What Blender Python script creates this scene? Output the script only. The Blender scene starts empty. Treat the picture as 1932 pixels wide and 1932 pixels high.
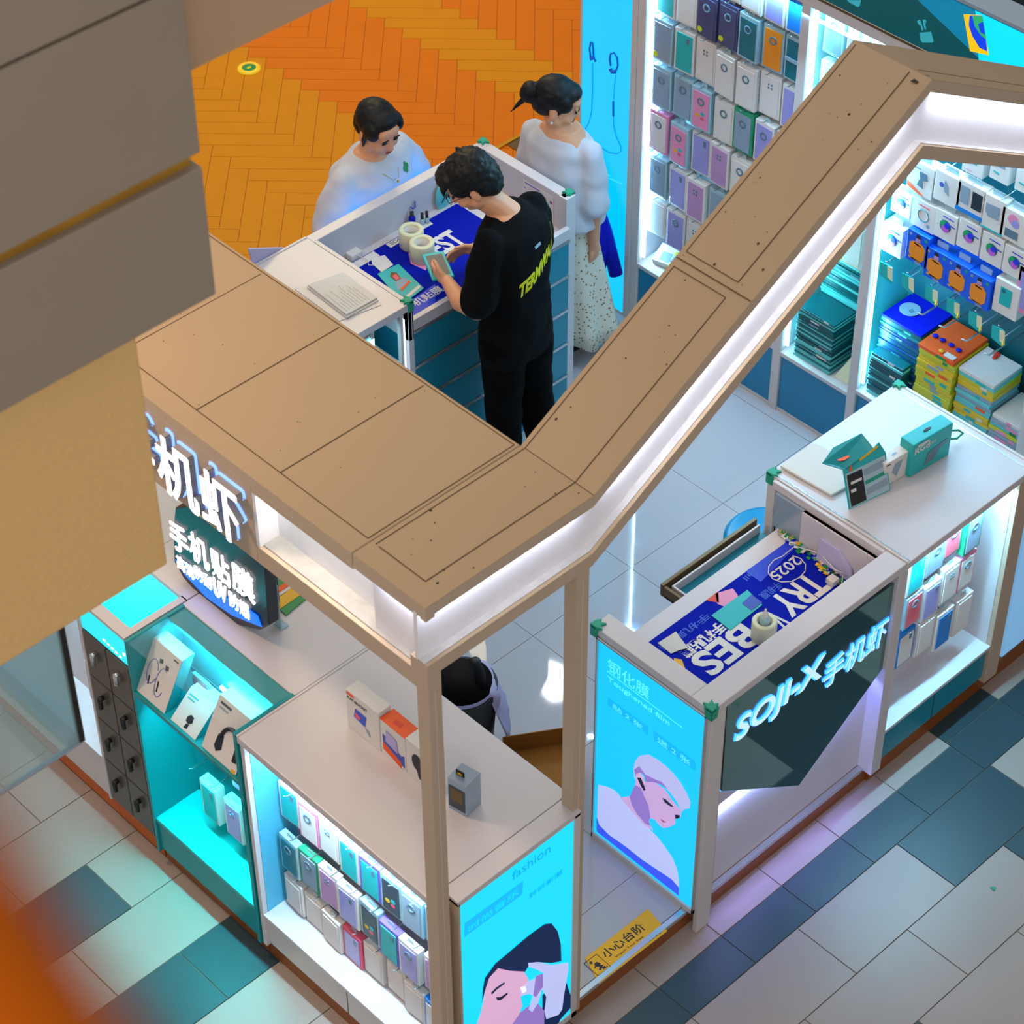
import bpy, bmesh, math, random
from mathutils import Vector, Matrix
SC = bpy.context.scene
COL = SC.collection
rnd = random.Random(7)
R_ = math.radians
# ------------------------------------------------------------------ camera, light, exposure
YAW, PIT, ROL, FPX = 0.810727983, 0.751067397, -0.00705176297, 4657.69
CAMP = Vector((-.4315*7.2, -.4957*7.2, 7.2))
_f = Vector((math.cos(YAW)*math.cos(PIT), math.sin(YAW)*math.cos(PIT), -math.sin(PIT)))
_r = Vector((math.sin(YAW), -math.cos(YAW), 0)); _u = _r.cross(_f)
RT = math.cos(ROL)*_r + math.sin(ROL)*_u
UP = -math.sin(ROL)*_r + math.cos(ROL)*_u
cd = bpy.data.cameras.new('camera'); cam = bpy.data.objects.new('camera', cd); COL.objects.link(cam)
cam.matrix_world = Matrix(((RT.x, UP.x, -_f.x, CAMP.x), (RT.y, UP.y, -_f.y, CAMP.y), (RT.z, UP.z, -_f.z, CAMP.z), (0, 0, 0, 1)))
cd.sensor_fit = 'HORIZONTAL'; cd.sensor_width = 36; cd.lens = FPX/1932*36
cd.clip_start = .05; cd.clip_end = 60
cd.dof.use_dof = True; cd.dof.focus_distance = 9.4; cd.dof.aperture_fstop = 7.0
SC.camera = cam
def at(px, py, ax, v):
    """the point of the plane ax = v seen at a pixel of the 1932 px frame (for measuring the place)"""
    d = RT*((px-966)/FPX) - UP*((py-966)/FPX) + _f
    i = 'xyz'.index(ax); return CAMP + d*((v-CAMP[i])/d[i])
w = bpy.data.worlds.new('world'); SC.world = w; w.use_nodes = True
bg = w.node_tree.nodes['Background']; bg.inputs[0].default_value = (.98, .95, .97, 1); bg.inputs[1].default_value = .38
SC.view_settings.view_transform = 'Standard'; SC.view_settings.look = 'None'
SC.view_settings.gamma = 1; SC.view_settings.exposure = 0; SC.view_settings.use_curve_mapping = False
def area(name, loc, target, sx, sy, power, col, spread=180):
    l = bpy.data.lights.new(name, 'AREA'); l.shape = 'RECTANGLE'; l.size = sx; l.size_y = sy
    l.energy = power; l.color = col; l.spread = R_(spread)
    o = bpy.data.objects.new(name, l); COL.objects.link(o); o.location = loc
    o.rotation_euler = (Vector(target)-Vector(loc)).to_track_quat('-Z', 'Y').to_euler(); return o
area('mall_light', (1.5, 2.5, 9), (1.5, 1.8, 0), 6, 6, 170, (1, .95, .91))
area('atrium_light', (-4, -2, 8.2), (0, 0, 1), 3, 3, 40, (1, .86, .7))
area('wood_floor_fill', (5, 7.5, 6), (4.2, 5.4, 0), 3, 3, 190, (1, .78, .4))  # added warm lamp that brightens the herringbone floor
area('bulkhead_fill', (-5, -6.5, 7.5), (-2, -.3, 4.4), 2, 2, 180, (1, .88, .72))  # added lamp behind the camera, brightens the slab edge and bulkhead
area('roof_spot', (-.9, 2.3, 4.3), (.05, 1.2, 2.5), .25, .25, 24, (1, .66, .42), 120)
# ------------------------------------------------------------------ materials
def lin(h):
    h = h.lstrip('#'); c = [int(h[i:i+2], 16)/255 for i in (0, 2, 4)]
    return tuple(x/12.92 if x <= .04045 else ((x+.055)/1.055)**2.4 for x in c)
MATS = {}
def mat(name, col=None, rough=.5, metal=0, emit=0, noise=0, scale=12, spec=.5, alpha=1, trans=0, bump=0, ecol=None, coat=0):
    if name in MATS: return MATS[name]
    c = lin(col) if isinstance(col, str) else col
    m = bpy.data.materials.new(name); m.use_nodes = True; nt = m.node_tree; b = nt.nodes['Principled BSDF']
    b.inputs['Base Color'].default_value = (*c, 1); b.inputs['Roughness'].default_value = rough
    b.inputs['Metallic'].default_value = metal; b.inputs['Specular IOR Level'].default_value = spec
    b.inputs['Coat Weight'].default_value = coat
    if trans: b.inputs['Transmission Weight'].default_value = trans
    if alpha < 1: b.inputs['Alpha'].default_value = alpha
    if emit:
        e = lin(ecol) if isinstance(ecol, str) else (ecol or c)
        b.inputs['Emission Color'].default_value = (*e, 1); b.inputs['Emission Strength'].default_value = emit
    if noise or bump:
        tc = nt.nodes.new('ShaderNodeTexCoord'); n = nt.nodes.new('ShaderNodeTexNoise')
        n.inputs['Scale'].default_value = scale; n.inputs['Detail'].default_value = 5
        nt.links.new(tc.outputs['Object'], n.inputs['Vector'])
        if noise:
            r = nt.nodes.new('ShaderNodeMapRange'); r.inputs[3].default_value = 1-noise; r.inputs[4].default_value = 1+noise
            nt.links.new(n.outputs[0], r.inputs[0])
            mx = nt.nodes.new('ShaderNodeVectorMath'); mx.operation = 'SCALE'; mx.inputs[0].default_value = c
            nt.links.new(r.outputs[0], mx.inputs['Scale']); nt.links.new(mx.outputs[0], b.inputs['Base Color'])
        if bump:
            bp = nt.nodes.new('ShaderNodeBump'); bp.inputs['Strength'].default_value = bump; bp.inputs['Distance'].default_value = .004
            nt.links.new(n.outputs[0], bp.inputs['Height']); nt.links.new(bp.outputs[0], b.inputs['Normal'])
    MATS[name] = m; return m
mat('white_lam', '#cfcbd0', .32, noise=.03, scale=3)
mat('white_metal', '#cfcbcc', .35)
mat('canopy_top', '#998263', .55, noise=.06, scale=2.2)
mat('canopy_face', '#bda892', .5, noise=.03, scale=4)
mat('seam', '#4a3620', .8)
mat('dirt', '#33281c', .9)
mat('trough', '#e6e6ec', .4, noise=.05, scale=6)
mat('trough_dusty', '#a8a49f', .8, noise=.25, scale=22)
mat('teal_paint', '#0a8f96', .35)
mat('teal_drawer', '#1787a0', .32, noise=.03)
mat('blue_drawer', '#0d7fae', .3, noise=.03)
mat('green_rubber', '#129a7c', .55)
mat('brown_plinth', '#8a4b16', .35)
mat('near_black', '#1c1812', .8)  # near black brown for kickboard lines and the unit behind the wall
mat('light_tile', '#a3968d', .38, noise=.10, scale=3.2)
mat('dark_tile', '#2f454d', .38, noise=.10, scale=3)
mat('grout', '#6e6a60', .8)
mat('polished_tile', '#b9b8be', .03, noise=.05, scale=2.4)
mat('polished_grout', '#83838a', .5)
mat('wood_orange', (.70, .178, .0012), .42, noise=.06, scale=5, spec=.12)
mat('wood_yellow', (.66, .25, .002), .42, noise=.06, scale=5, spec=.12)
mat('wood_joint', (.30, .085, .002), .6)
mat('led', '#e8fbff', .5, emit=9, ecol=(.62, .93, 1))
mat('led_soft', '#e8f6ff', .5, emit=2.2, ecol=(.72, .84, 1))
mat('light_white', '#ffffff', .5, emit=1.5, ecol=(.94, .98, 1))
mat('letter_white', '#ffffff', .5, emit=1.5, ecol=(1, 1, 1))
mat('letter_halo', '#6a8cff', .5, emit=1.6, ecol=(.22, .42, 1))
mat('letter_blue', '#2a6cff', .5, emit=2.0, ecol=(.05, .35, 1))
mat('letter_pale', '#c8e0ff', .5, emit=.9, ecol=(.42, .70, 1))
mat('letter_side', '#8a8580', .4)
mat('box_blue', '#00283c', .25, emit=1.0, ecol=(0, .60, 1))
mat('box_cyan', '#003040', .25, emit=1.0, ecol=(0, .74, 1))
mat('black_glass', (.15, .29, .28), .05, metal=.85)
mat('black', '#101214', .5)
mat('dark_navy', '#0a2030', .3)
mat('glow_blue', '#0a50ff', .3, emit=.9, ecol=(0, .2, 1))
mat('card_white', '#dfdbd8', .5)
mat('card_grey', '#8a9fb4', .35, coat=.7)
mat('teal_card', '#14b2b4', .4)
mat('orange_print', '#f0570f', .5)
mat('blue_print', '#1a4fd0', .45)
mat('deep_blue', '#0510b8', .5, spec=.2)
mat('mat_blue', '#0318a8', .8, noise=.05, spec=.1)
mat('ink', '#1a2432', .6)
mat('ink_blue', '#3b55b8', .6)
mat('yellow', '#e8b010', .5)
mat('yellow_green', '#cfd60a', .5)
mat('green_print', '#0a8a4a', .5)
mat('red', '#d8321a', .45)
mat('pink', '#e58fb8', .45)
mat('pink_deep', '#e05a78', .45)
mat('lavender', '#9a96dc', .3, coat=.7)
mat('purple', '#7a5fd0', .4)
mat('clear_case', '#9cc0cc', .12, spec=.9, coat=1)
mat('silver', '#c9ced2', .25, metal=.8)
mat('brown_metal', '#6b5433', .35, metal=.4)
mat('wax', '#dfe0bc', .45)
mat('cardboard', '#8f5c14', .8, noise=.12, scale=6)
mat('dust_line', '#7d7b78', .9)
mat('drawer_brown', '#4e4a46', .28, noise=.08, scale=3)
mat('stone_panel', '#8e8274', .7, noise=.03, scale=9)
mat('plaster_tan', '#dcb476', .9, noise=.07, scale=60, bump=.5)
mat('beige_band', '#b7977a', .8, noise=.03)
mat('mirror_brown', (.46, .24, .03), .3, metal=.3, noise=.5, scale=5)
mat('caution', '#f2b705', .5)
mat('glass', '#cfeff2', .05, alpha=.05, spec=.5)
mat('cab_led_blue', '#4fb4d8', .4)  # LED blue mixed into the colour of the counter's inner sides
mat('floor_disc', '#f0c000', .4, emit=.25, ecol=(1, .75, .05))
mat('paper', '#d6d6d2', .8)
mat('paper_violet', '#b7b2d8', .8)
mat('gold', '#e8a820', .25, metal=.7)
# ------------------------------------------------------------------ mesh builder
class MB:
    def __init__(s): s.v = []; s.f = []; s.m = []; s.mats = []; s.sm = []; s.cuts = []
    def mi(s, m):
        if m not in s.mats: s.mats.append(m)
        return s.mats.index(m)
    def add(s, vs, fs, m, smooth=False):
        k = len(s.v); s.cuts.append((k, len(s.f))); s.v += [tuple(v) for v in vs]; i = s.mi(m)
        for f in fs: s.f.append([k+j for j in f]); s.m.append(i); s.sm.append(smooth)
        return s
    def box(s, x0, x1, y0, y1, z0, z1, m):
        if x0 > x1: x0, x1 = x1, x0
        if y0 > y1: y0, y1 = y1, y0
        if z0 > z1: z0, z1 = z1, z0
        return s.add([(x0,y0,z0),(x1,y0,z0),(x1,y1,z0),(x0,y1,z0),(x0,y0,z1),(x1,y0,z1),(x1,y1,z1),(x0,y1,z1)],
              [(0,3,2,1),(4,5,6,7),(0,1,5,4),(1,2,6,5),(2,3,7,6),(3,0,4,7)], m)
    def slab(s, pts, d, m):
        """polygon in space given depth by the vector d"""
        n = len(pts); P = [Vector(p) for p in pts]; d = Vector(d)
        nn = Vector((0,0,0))
        for i in range(n): nn += P[i].cross(P[(i+1) % n])
        if nn.dot(d) < 0: P.reverse()
        vs = P+[p+d for p in P]
        return s.add(vs, [list(range(n))[::-1], list(range(n, 2*n))]+[(i, (i+1) % n, n+(i+1) % n, n+i) for i in range(n)], m)
    def tube(s, pts, r, m, seg=8, caps=True):
        P = [Vector(p) for p in pts]; n = len(P); rings = []; rr = r if isinstance(r, (list, tuple)) else [r]*n
        up = Vector((0, 0, 1)); last = None
        for i in range(n):
            t = (P[min(i+1, n-1)]-P[max(i-1, 0)]).normalized()
            if last is None:
                a = t.cross(up)
                if a.length < .05: a = t.cross(Vector((1, 0, 0)))
            else: a = last - t*last.dot(t)
            a.normalize(); last = a; b = t.cross(a)
            rings.append([P[i]+(a*math.cos(2*math.pi*k/seg)+b*math.sin(2*math.pi*k/seg))*rr[i] for k in range(seg)])
        vs = [v for q in rings for v in q]; fs = []
        for i in range(n-1):
            for k in range(seg): fs.append((i*seg+k, i*seg+(k+1) % seg, (i+1)*seg+(k+1) % seg, (i+1)*seg+k))
        if caps: fs += [list(range(seg))[::-1], [(n-1)*seg+k for k in range(seg)]]
        return s.add(vs, fs, m, True)
    def lathe(s, prof, c, m, seg=32, smooth=True):
        c = Vector(c); vs = []; fs = []; n = len(prof)
        for r, z in prof:
            for k in range(seg):
                a = 2*math.pi*k/seg; vs.append(c+Vector((r*math.cos(a), r*math.sin(a), z)))
        for i in range(n-1):
            for k in range(seg): fs.append((i*seg+k, i*seg+(k+1) % seg, (i+1)*seg+(k+1) % seg, (i+1)*seg+k))
        return s.add(vs, fs, m, smooth)
    def ell(s, c, r, m, rot=None, seg=16, rings=10):
        c = Vector(c); vs = []; fs = []
        for i in range(rings+1):
            p = math.pi*i/rings
            for k in range(seg):
                a = 2*math.pi*k/seg
                q = Vector((r[0]*math.sin(p)*math.cos(a), r[1]*math.sin(p)*math.sin(a), r[2]*math.cos(p)))
                if rot: q = rot @ q
                vs.append(c+q)
        for i in range(rings):
            for k in range(seg): fs.append((i*seg+k, (i+1)*seg+k, (i+1)*seg+(k+1) % seg, i*seg+(k+1) % seg))
        return s.add(vs, fs, m, True)
    def text(s, body, o, ux, uy, w, h, depth, m, bold=0.0, shear=0, side=None):
        """lettering stretched to w x h, standing on o along ux, uy, raised by depth along ux x uy"""
        cu = bpy.data.curves.new('t', 'FONT'); cu.body = body; cu.extrude = .5; cu.offset = bold; cu.resolution_u = 3; cu.shear = shear
        ob = bpy.data.objects.new('t', cu); COL.objects.link(ob)
        dg = bpy.context.evaluated_depsgraph_get(); me = bpy.data.meshes.new_from_object(ob.evaluated_get(dg))
        vs = [v.co.copy() for v in me.vertices]; fs = [list(p.vertices) for p in me.polygons]; nz = [p.normal.z for p in me.polygons]
        bpy.data.objects.remove(ob); bpy.data.curves.remove(cu); bpy.data.meshes.remove(me)
        if not vs: return s
        x0 = min(v.x for v in vs); x1 = max(v.x for v in vs); y0 = min(v.y for v in vs); y1 = max(v.y for v in vs)
        ux = Vector(ux).normalized(); uy = Vector(uy).normalized(); n = ux.cross(uy); o = Vector(o)
        out = [o+ux*((v.x-x0)/(x1-x0+1e-9)*w)+uy*((v.y-y0)/(y1-y0+1e-9)*h)+n*((v.z+.5)*depth) for v in vs]
        k = len(s.v); s.v += [tuple(v) for v in out]; i = s.mi(m); j = s.mi(side) if side else i
        for f, z in zip(fs, nz): s.f.append([k+a for a in f]); s.m.append(i if z > .5 else j); s.sm.append(False)
        return s
    def build_each(s, name, parent, bevel=0):
        """every box or tube of the builder becomes a part of its own"""
        cu = s.cuts+[(len(s.v), len(s.f))]; r = []
        for (a, fa), (b, fb) in zip(cu[:-1], cu[1:]):
            q = MB(); q.mats = s.mats; q.v = s.v[a:b]; q.f = [[j-a for j in f] for f in s.f[fa:fb]]; q.m = s.m[fa:fb]; q.sm = s.sm[fa:fb]
            mm = sorted(set(q.m)); q.mats = [s.mats[j] for j in mm]; q.m = [mm.index(j) for j in q.m]; r.append(q.build(name, parent, bevel))
        return r
    def build(s, name, parent=None, bevel=0, local=False, sub=0):
        me = bpy.data.meshes.new(name); off = Vector((0, 0, 0))
        if parent is not None and not local:
            p = parent
            while p is not None: off += p.location; p = p.parent
        me.from_pydata([tuple(Vector(v)-off) for v in s.v], [], s.f); me.update()
        for m in s.mats: me.materials.append(MATS[m])
        me.polygons.foreach_set('material_index', s.m); me.polygons.foreach_set('use_smooth', s.sm)
        o = bpy.data.objects.new(name, me); COL.objects.link(o)
        if parent is not None: o.parent = parent
        if bevel:
            b = o.modifiers.new('bevel', 'BEVEL'); b.width = bevel; b.segments = 2; b.limit_method = 'ANGLE'; b.angle_limit = R_(40)
        if sub: b = o.modifiers.new('sub', 'SUBSURF'); b.levels = b.render_levels = sub
        return o
def thing(name, label, cat, loc=(0, 0, 0), group=None, rz=0):
    o = bpy.data.objects.new(name, None); COL.objects.link(o); o.location = loc; o.rotation_euler = (0, 0, rz)
    o['label'] = label; o['category'] = cat
    if group: o['group'] = group
    return o
def tag(o, label, cat, group=None):
    o['label'] = label; o['category'] = cat
    if group: o['group'] = group
    return o
def struct(o): o['kind'] = 'structure'; return o
def B(*a): return MB().box(*a)
def copy_tree(o, parent=None):
    c = o.copy(); COL.objects.link(c); c.parent = parent
    for ch in [x for x in bpy.data.objects if x.parent == o]: copy_tree(ch, c)
    return c
X, Y, Z = Vector((1, 0, 0)), Vector((0, 1, 0)), Vector((0, 0, 1))
def ringpoly(c, ux, uy, rx, ry, n=20, a0=0, a1=2*math.pi):
    return [Vector(c)+Vector(ux)*rx*math.cos(a0+(a1-a0)*k/n)+Vector(uy)*ry*math.sin(a0+(a1-a0)*k/n) for k in range(n)]
# ================================================================== SETTING
# mall floor of rectangular stone tiles round the kiosk
m = MB(); m.box(-4, 6, -4, 2.9, -.06, -.004, 'grout')
TX, TY, g = .56, .2795, .0022
def tile(x0, x1, y0, y1, mt): m.box(x0+g, x1-g, y0+g, y1-g, -.02, 0, mt)
def split(x0, x1, y0, y1, mt):
    # keep tiles out of the kiosk footprint
    if x1 > .02 and y1 > .02 and x0 < 3.9:
        if x0 < .02: x1 = .02
        elif y0 < .02: y1 = .02
        else: return
    if x1-x0 > .01 and y1-y0 > .01: tile(x0, x1, y0, y1, mt)
# rows in front (y < -.29)
for j in range(1, 14):
    y1 = -.29-(j-1)*TY; y0 = y1-TY; off = .872 if j % 2 else 1.152
    for k in range(-9, 9):
        x0 = off+k*TX-.012; x1 = x0+TX
        dark = (x0 > 1.9 and j == 1 and x0 < 2.5) or (j == 2 and 2.2 < x0 < 2.75)
        if j == 3: dark = 1.35-.56 < x0 < .95
        if j > 4: dark = ((k*5+j*3) % 7 == 0)
        if j == 1 and x0 > 2.5: dark = False
        split(x0, x1, y0, y1, 'dark_tile' if dark else 'light_tile')
# dark band of small squares, then the light strip beside the kiosk
for k in range(-14, 16):
    x0 = 1.204-.008+k*.3275; x1 = x0+.3275
    dk = True
    if x0 < -.2: dk = False
    if x0 > 2.4: split(x0, x1, -.29, -.10, 'dark_tile')
    else: split(x0, x1, -.29, -.122, 'dark_tile' if dk else 'light_tile')
    mt = 'light_tile' if x0 < 2.2 else ('dark_tile' if x0 < 2.75 else 'light_tile')
    split(x0, x1, -.10 if x0 > 2.4 else -.122, .30, mt) if x0 > .02 else split(x0, x1, -.122, .06, mt)
# side rows (x < 0)
for j in range(0, 11):
    y0 = .0625+j*TY; y1 = y0+TY
    off = {4: -.53, 5: -.256-.0, 6: -.53+.0}.get(j, -.53 if j % 2 == 0 else -.256)
    for k in range(-7, 2):
        x0 = off+k*TX; x1 = x0+TX
        dark = (j == 5 and k == -1) or (j == 3 and k in (-1, 0)) or (j == 1 and k == -2)
        split(x0, x1, y0, y1, 'dark_tile' if dark else 'light_tile')
struct(m.build('floor'))
# raised white kiosk deck with polished tiles
m = MB(); m.box(.03, 3.9, .0, 2.87, .0, .095, 'brown_plinth')
for i in range(-1, 8):
    for j in range(-1, 6):
        x0 = .57+i*.56; y0 = .24+j*.56+.0
        a, b_, c, d = max(x0, .05), min(x0+.56, 3.9), max(y0, .015), min(y0+.56, 2.86)
        if b_-a > .02 and d-c > .02: m.box(a+.0012, b_-.0012, c+.0012, d-.0012, .09, .1, 'polished_tile')
m.box(.05, 3.88, .02, 2.85, .088, .097, 'polished_grout')
struct(m.build('floor'))
m = MB(); m.box(.0, 3.9, -.012, .012, .085, .104, 'silver')
struct(m.build('trim_1', bevel=.002))
# herringbone wood floor of the hall behind
m = MB(); m.box(-4, 11, 2.88, 13, -.05, -.004, 'wood_joint')
W, n = .1026, 5
u = Vector((1, -1, 0))/math.sqrt(2); v = Vector((-1, -1, 0))/math.sqrt(2); O = Vector((3.725, 5.642+.145*60, 0))
S = Vector((.985, 1.0, 1))
def plank(a, b_, la, lb, mt):
    e = .0013/W
    P = [(a+e, b_+e), (a+la-e, b_+e), (a+la-e, b_+lb-e), (a+e, b_+lb-e)]
    q = []
    for s_, t_ in P:
        p = u*(s_*W)+v*(t_*W); q.append(Vector((O.x+p.x*.985, O.y+p.y, 0)))
    c = sum(q, Vector())/4
    if c.y < 2.9+.25 or c.y > 12.5 or c.x < -3.5 or c.x > 10.5:
        if c.y < 2.95 or c.y > 12.5 or c.x < -3.5 or c.x > 10.5: return
    m.slab([p+Vector((0, 0, -.02)) for p in q], (0, 0, .02), mt)
for j in range(-10, 10):
    for i in range(-20, 115):
        ch = 'wood_orange' if j == 0 or j >= 2 else 'wood_yellow'
        cv = 'wood_orange' if j >= 1 else 'wood_yellow'
        plank(i+2*n*j, i, n, 1, ch)
        plank(i+2*n*j, i+1, 1, n, cv)
struct(m.build('floor'))
m = MB(); p = at(930, 283, 'z', 0); q = at(992, 250, 'z', 0)
m.box(3.98, 4.3, 4.01, 4.03, .0, .01, 'gold'); m.box(4.08, 4.3, 3.93, 4.01, .0, .004, 'brown_metal')
struct(m.build('trim_2'))
# upper storey in front: clad slab edge, plastered bulkhead, pale band
yp = -.3
def zz(px, py, y=yp): return at(px, py, 'y', y)
m = MB(); a = zz(408, 555); t = zz(373, 290); t2 = zz(375, 318); l = zz(275, 0)
m.box(-3.6, a.x, yp, yp+.06, a.z, t2.z, 'stone_panel')
m.box(-3.6, a.x, yp, yp+.06, t.z, l.z-.006, 'stone_panel')
m.box(-3.6, a.x, yp, yp+.06, l.z+.002, l.z+.6, 'stone_panel')
m.box(-3.6, a.x-.012, yp+.02, yp+.05, a.z+.01, l.z+.6, 'mirror_brown')
struct(m.build('wall_left', bevel=.003))
b0 = zz(258, 640, -.22); b1 = zz(325, 1060, -.22)
m = B(-3.6, b0.x, -.22, .02, b1.z, b0.z+.5, 'plaster_tan'); struct(m.build('wall_left', bevel=.006))
c0 = zz(500, 65, -.12); m = B(-3.0, 1.5, -.12, -.02, c0.z, c0.z+.5, 'beige_band'); struct(m.build('wall_left'))
# ================================================================== CANOPY
KX, PK, EX, G = .565, 1.925, 3.285, .752
def path(z): return [(-.075, z), (KX, z), (PK, z+G), (EX, z), (3.41, z)]
def band(mb, z0, z1, y0, y1, mt, xs=None):
    top = path(z1) if not xs else xs[1]; bot = path(z0) if not xs else xs[0]
    for i in range(len(top)-1):
        p = [(bot[i][0], y0, bot[i][1]), (bot[i+1][0], y0, bot[i+1][1]), (top[i+1][0], y0, top[i+1][1]), (top[i][0], y0, top[i][1])]
        mb.slab(p, (0, y1-y0, 0), mt)
can = thing('kiosk_canopy', 'beige kiosk canopy with a peaked front beam and white lit troughs', 'canopy', (0, 0, .1))
y0c, y1c = -.04, .255
m = MB(); band(m, 2.468, 2.51, y0c, y1c, 'canopy_face')
band(m, 2.5101, 2.5112, y0c, y1c, 'canopy_top')
# seams of the lids on the beam
def seam(mb, pts, wd=.004, mt='seam', z=.0012):
    for a, b_ in zip(pts[:-1], pts[1:]):
        a = Vector(a); b_ = Vector(b_); d = (b_-a).normalized(); nrm = d.cross(Z)
        if nrm.length < .1: nrm = X
        nrm = nrm.normalized()*wd/2; up = Z*z
        mb.add([a-nrm+up, b_-nrm+up, b_+nrm+up, a+nrm+up], [(0, 1, 2, 3)], mt)
def bz(x):
    if x < KX: return 2.5112
    if x < PK: return 2.5112+(x-KX)*G/(PK-KX)
    return 2.5112+G-(x-PK)*G/(EX-PK)
def bp(x, y): return (x, y, bz(x))
yi, yo = .238, .035
seam(m, [bp(-.005, .225), bp(-.005, yo), bp(KX, yo), bp(1.165, yo)], .0035)
seam(m, [bp(-.005, yi), bp(KX, yi), bp(1.165, yi)], .003); seam(m, [bp(1.165, yi), bp(1.165, yo)], .004)
seam(m, [bp(1.19, yi+.014), bp(1.19, y0c+.003)], .006)
seam(m, [bp(1.215, yi), bp(1.215, yo), bp(PK-.01, yo)], .004); seam(m, [bp(1.215, yi), bp(PK-.01, yi)], .003)
seam(m, [bp(PK+.03, yo), bp(EX, yo)], .003); seam(m, [bp(KX, yi), bp(KX, y0c)], .002)
rr = random.Random(3)
for k in range(46):
    x = rr.uniform(.0, 1.9); y = rr.uniform(-.02, .24); s_ = rr.choice([.0015, .002, .002, .003, .005]); q = Vector(bp(x, y))+Z*.0009
    sl = Vector((1, 0, G/(PK-KX) if x > KX else 0)).normalized()
    m.add(ringpoly(q, sl, Y, s_, s_*.8, 7), [list(range(7))], 'dirt')
q = Vector(bp(PK-.03, -.01)); m.slab([q+Z*.002, q+Vector((.05, -.005, .006)), q+Vector((.045, .015, .006)), q+Vector((-.005, .02, .003))], (0, 0, .002), 'dirt')
m.build('beam_top', can, bevel=.003)
# lit trough of the front beam
m = MB(); band(m, 2.285, 2.468, -.004, .01, 'trough'); band(m, 2.283, 2.287, y0c+.012, .0, 'trough_dusty')
m.build('front_trough', can)
m = MB(); band(m, 2.455, 2.461, -.016, -.008, 'led_soft'); m.build('trough_light', can)
m = MB(); band(m, 2.235, 2.283, y0c, .03, 'canopy_face'); band(m, 2.2835, 2.2842, y0c, y0c+.012, 'canopy_top')
m.build('lower_rail', can, bevel=.0025)
m = MB(); m.box(-.05, .55, .0, .05, 2.19, 2.234, 'white_metal'); m.build('under_rail', can, bevel=.002)
# flat roof over the left counters
m = MB(); m.box(-.075, KX, y1c+.004, 3.4, 2.47, 2.51, 'canopy_face'); m.box(-.0748, KX-.001, y1c+.005, 3.4, 2.5101, 2.5112, 'canopy_top')
for yy in (1.026, .646, 1.396, 1.775, 2.15): seam(m, [(-.005, yy, 2.5112), (KX-.02, yy, 2.5112)], .0035 if yy < 1.3 else .0022)
seam(m, [(-.005, 3.3, 2.5112), (-.005, .27, 2.5112), (KX-.012, .27, 2.5112), (KX-.012, 3.3, 2.5112)], .003)
for k in range(14):
    x = rr.uniform(0, .55); y = rr.uniform(.3, 1.6); s_ = .0018; m.add(ringpoly((x, y, 2.512), X, Y, s_, s_, 6), [list(range(6))], 'dirt')
m.build('roof_panel', can, bevel=.003)
# side fascia: solid sign part and open lit slot
m = MB(); m.box(-.0745, -.04, .70, 3.4, 2.165, 2.469, 'canopy_face'); m.box(-.0745, -.04, y1c+.004, .70, 2.445, 2.469, 'canopy_face')
m.box(-.0745, -.04, -.0395, y1c+.003, 2.455, 2.467, 'canopy_face')
m.box(-.0745, -.035, -.0395, .70, 2.165, 2.235, 'canopy_face')
m.build('fascia', can, bevel=.002)
m = MB(); m.box(-.045, -.03, .01, .20, 2.235, 2.468, 'trough'); m.box(.0, .012, .20, .70, 2.235, 2.468, 'trough'); m.box(-.045, .0, .20, .21, 2.235, 2.468, 'trough'); m.box(-.073, .0, .685, .70, 2.235, 2.445, 'trough'); m.box(-.06, .0, .0, .685, 2.235, 2.24, 'trough_dusty')
m.build('side_trough', can)
m = MB(); m.box(-.015, -.007, .22, .66, 2.452, 2.460, 'led_soft'); m.build('trough_light', can)
m = MB(); m.tube([(.02, .2, 2.25), (.0, .21, 2.27), (-.02, .19, 2.245), (-.04, .2, 2.245)], .002, 'white_metal', 5); m.build('cable', can)
area('trough_lamp', (.24, -.020, 2.455), (.24, -.016, 2.2), .6, .012, .9, (.80, .84, 1))
for xa, xb, za, zb_ in ((KX, PK, 2.455, 2.455+G), (PK, EX, 2.455+G, 2.455)):
    l_ = area('trough_lamp', ((xa+xb)/2, -.020, (za+zb_)/2-.004), ((xa+xb)/2, -.016, (za+zb_)/2-1), 1.4, .012, 2.6, (.80, .84, 1))
    l_.rotation_euler = (0, math.atan2(-(zb_-za), xb-xa), 0)
area('trough_lamp', (-.02, .45, 2.45), (-.016, .45, 2.2), .45, .012, 1.0, (.95, .92, .85)); area('trough_lamp', (-.056, .10, 2.45), (-.053, .10, 2.2), .17, .01, .3, (.85, .85, 1))
# channel letters
sg = MB(); ch = [('手', 1.43), ('机', 1.13), ('虾', .92)]
ztop, zb = 2.435, 2.205
GL = (('手', 1.345, 1.135), ('机', 1.125, .928), ('虾', .918, .735))
for c_, ya, yb in GL:
    for dy, dz in ((-.004, 0), (.004, 0), (0, .004), (0, -.004), (0, 0)):
        sg.text(c_, (-.080, ya-.004+dy, zb+dz), (0, -1, 0), (0, 0, 1), ya-yb-.008, ztop-zb, .022+.0002*(dy*250+2*dz*250), 'letter_white', bold=.008, side='letter_side')
sg.build('sign_letters', can)
m = MB()
for c_, ya, yb in GL:
    for dy, dz in ((-.011, .004), (.011, .004), (0, .013), (0, -.009), (-.008, .010), (.008, .010)):
        m.text(c_, (-.0755, ya-.004+dy, zb+dz), (0, -1, 0), (0, 0, 1), ya-yb-.008, ztop-zb, .0015+.0001*dz*100, 'letter_halo', bold=.01)
m.build('letter_glow', can)
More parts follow.
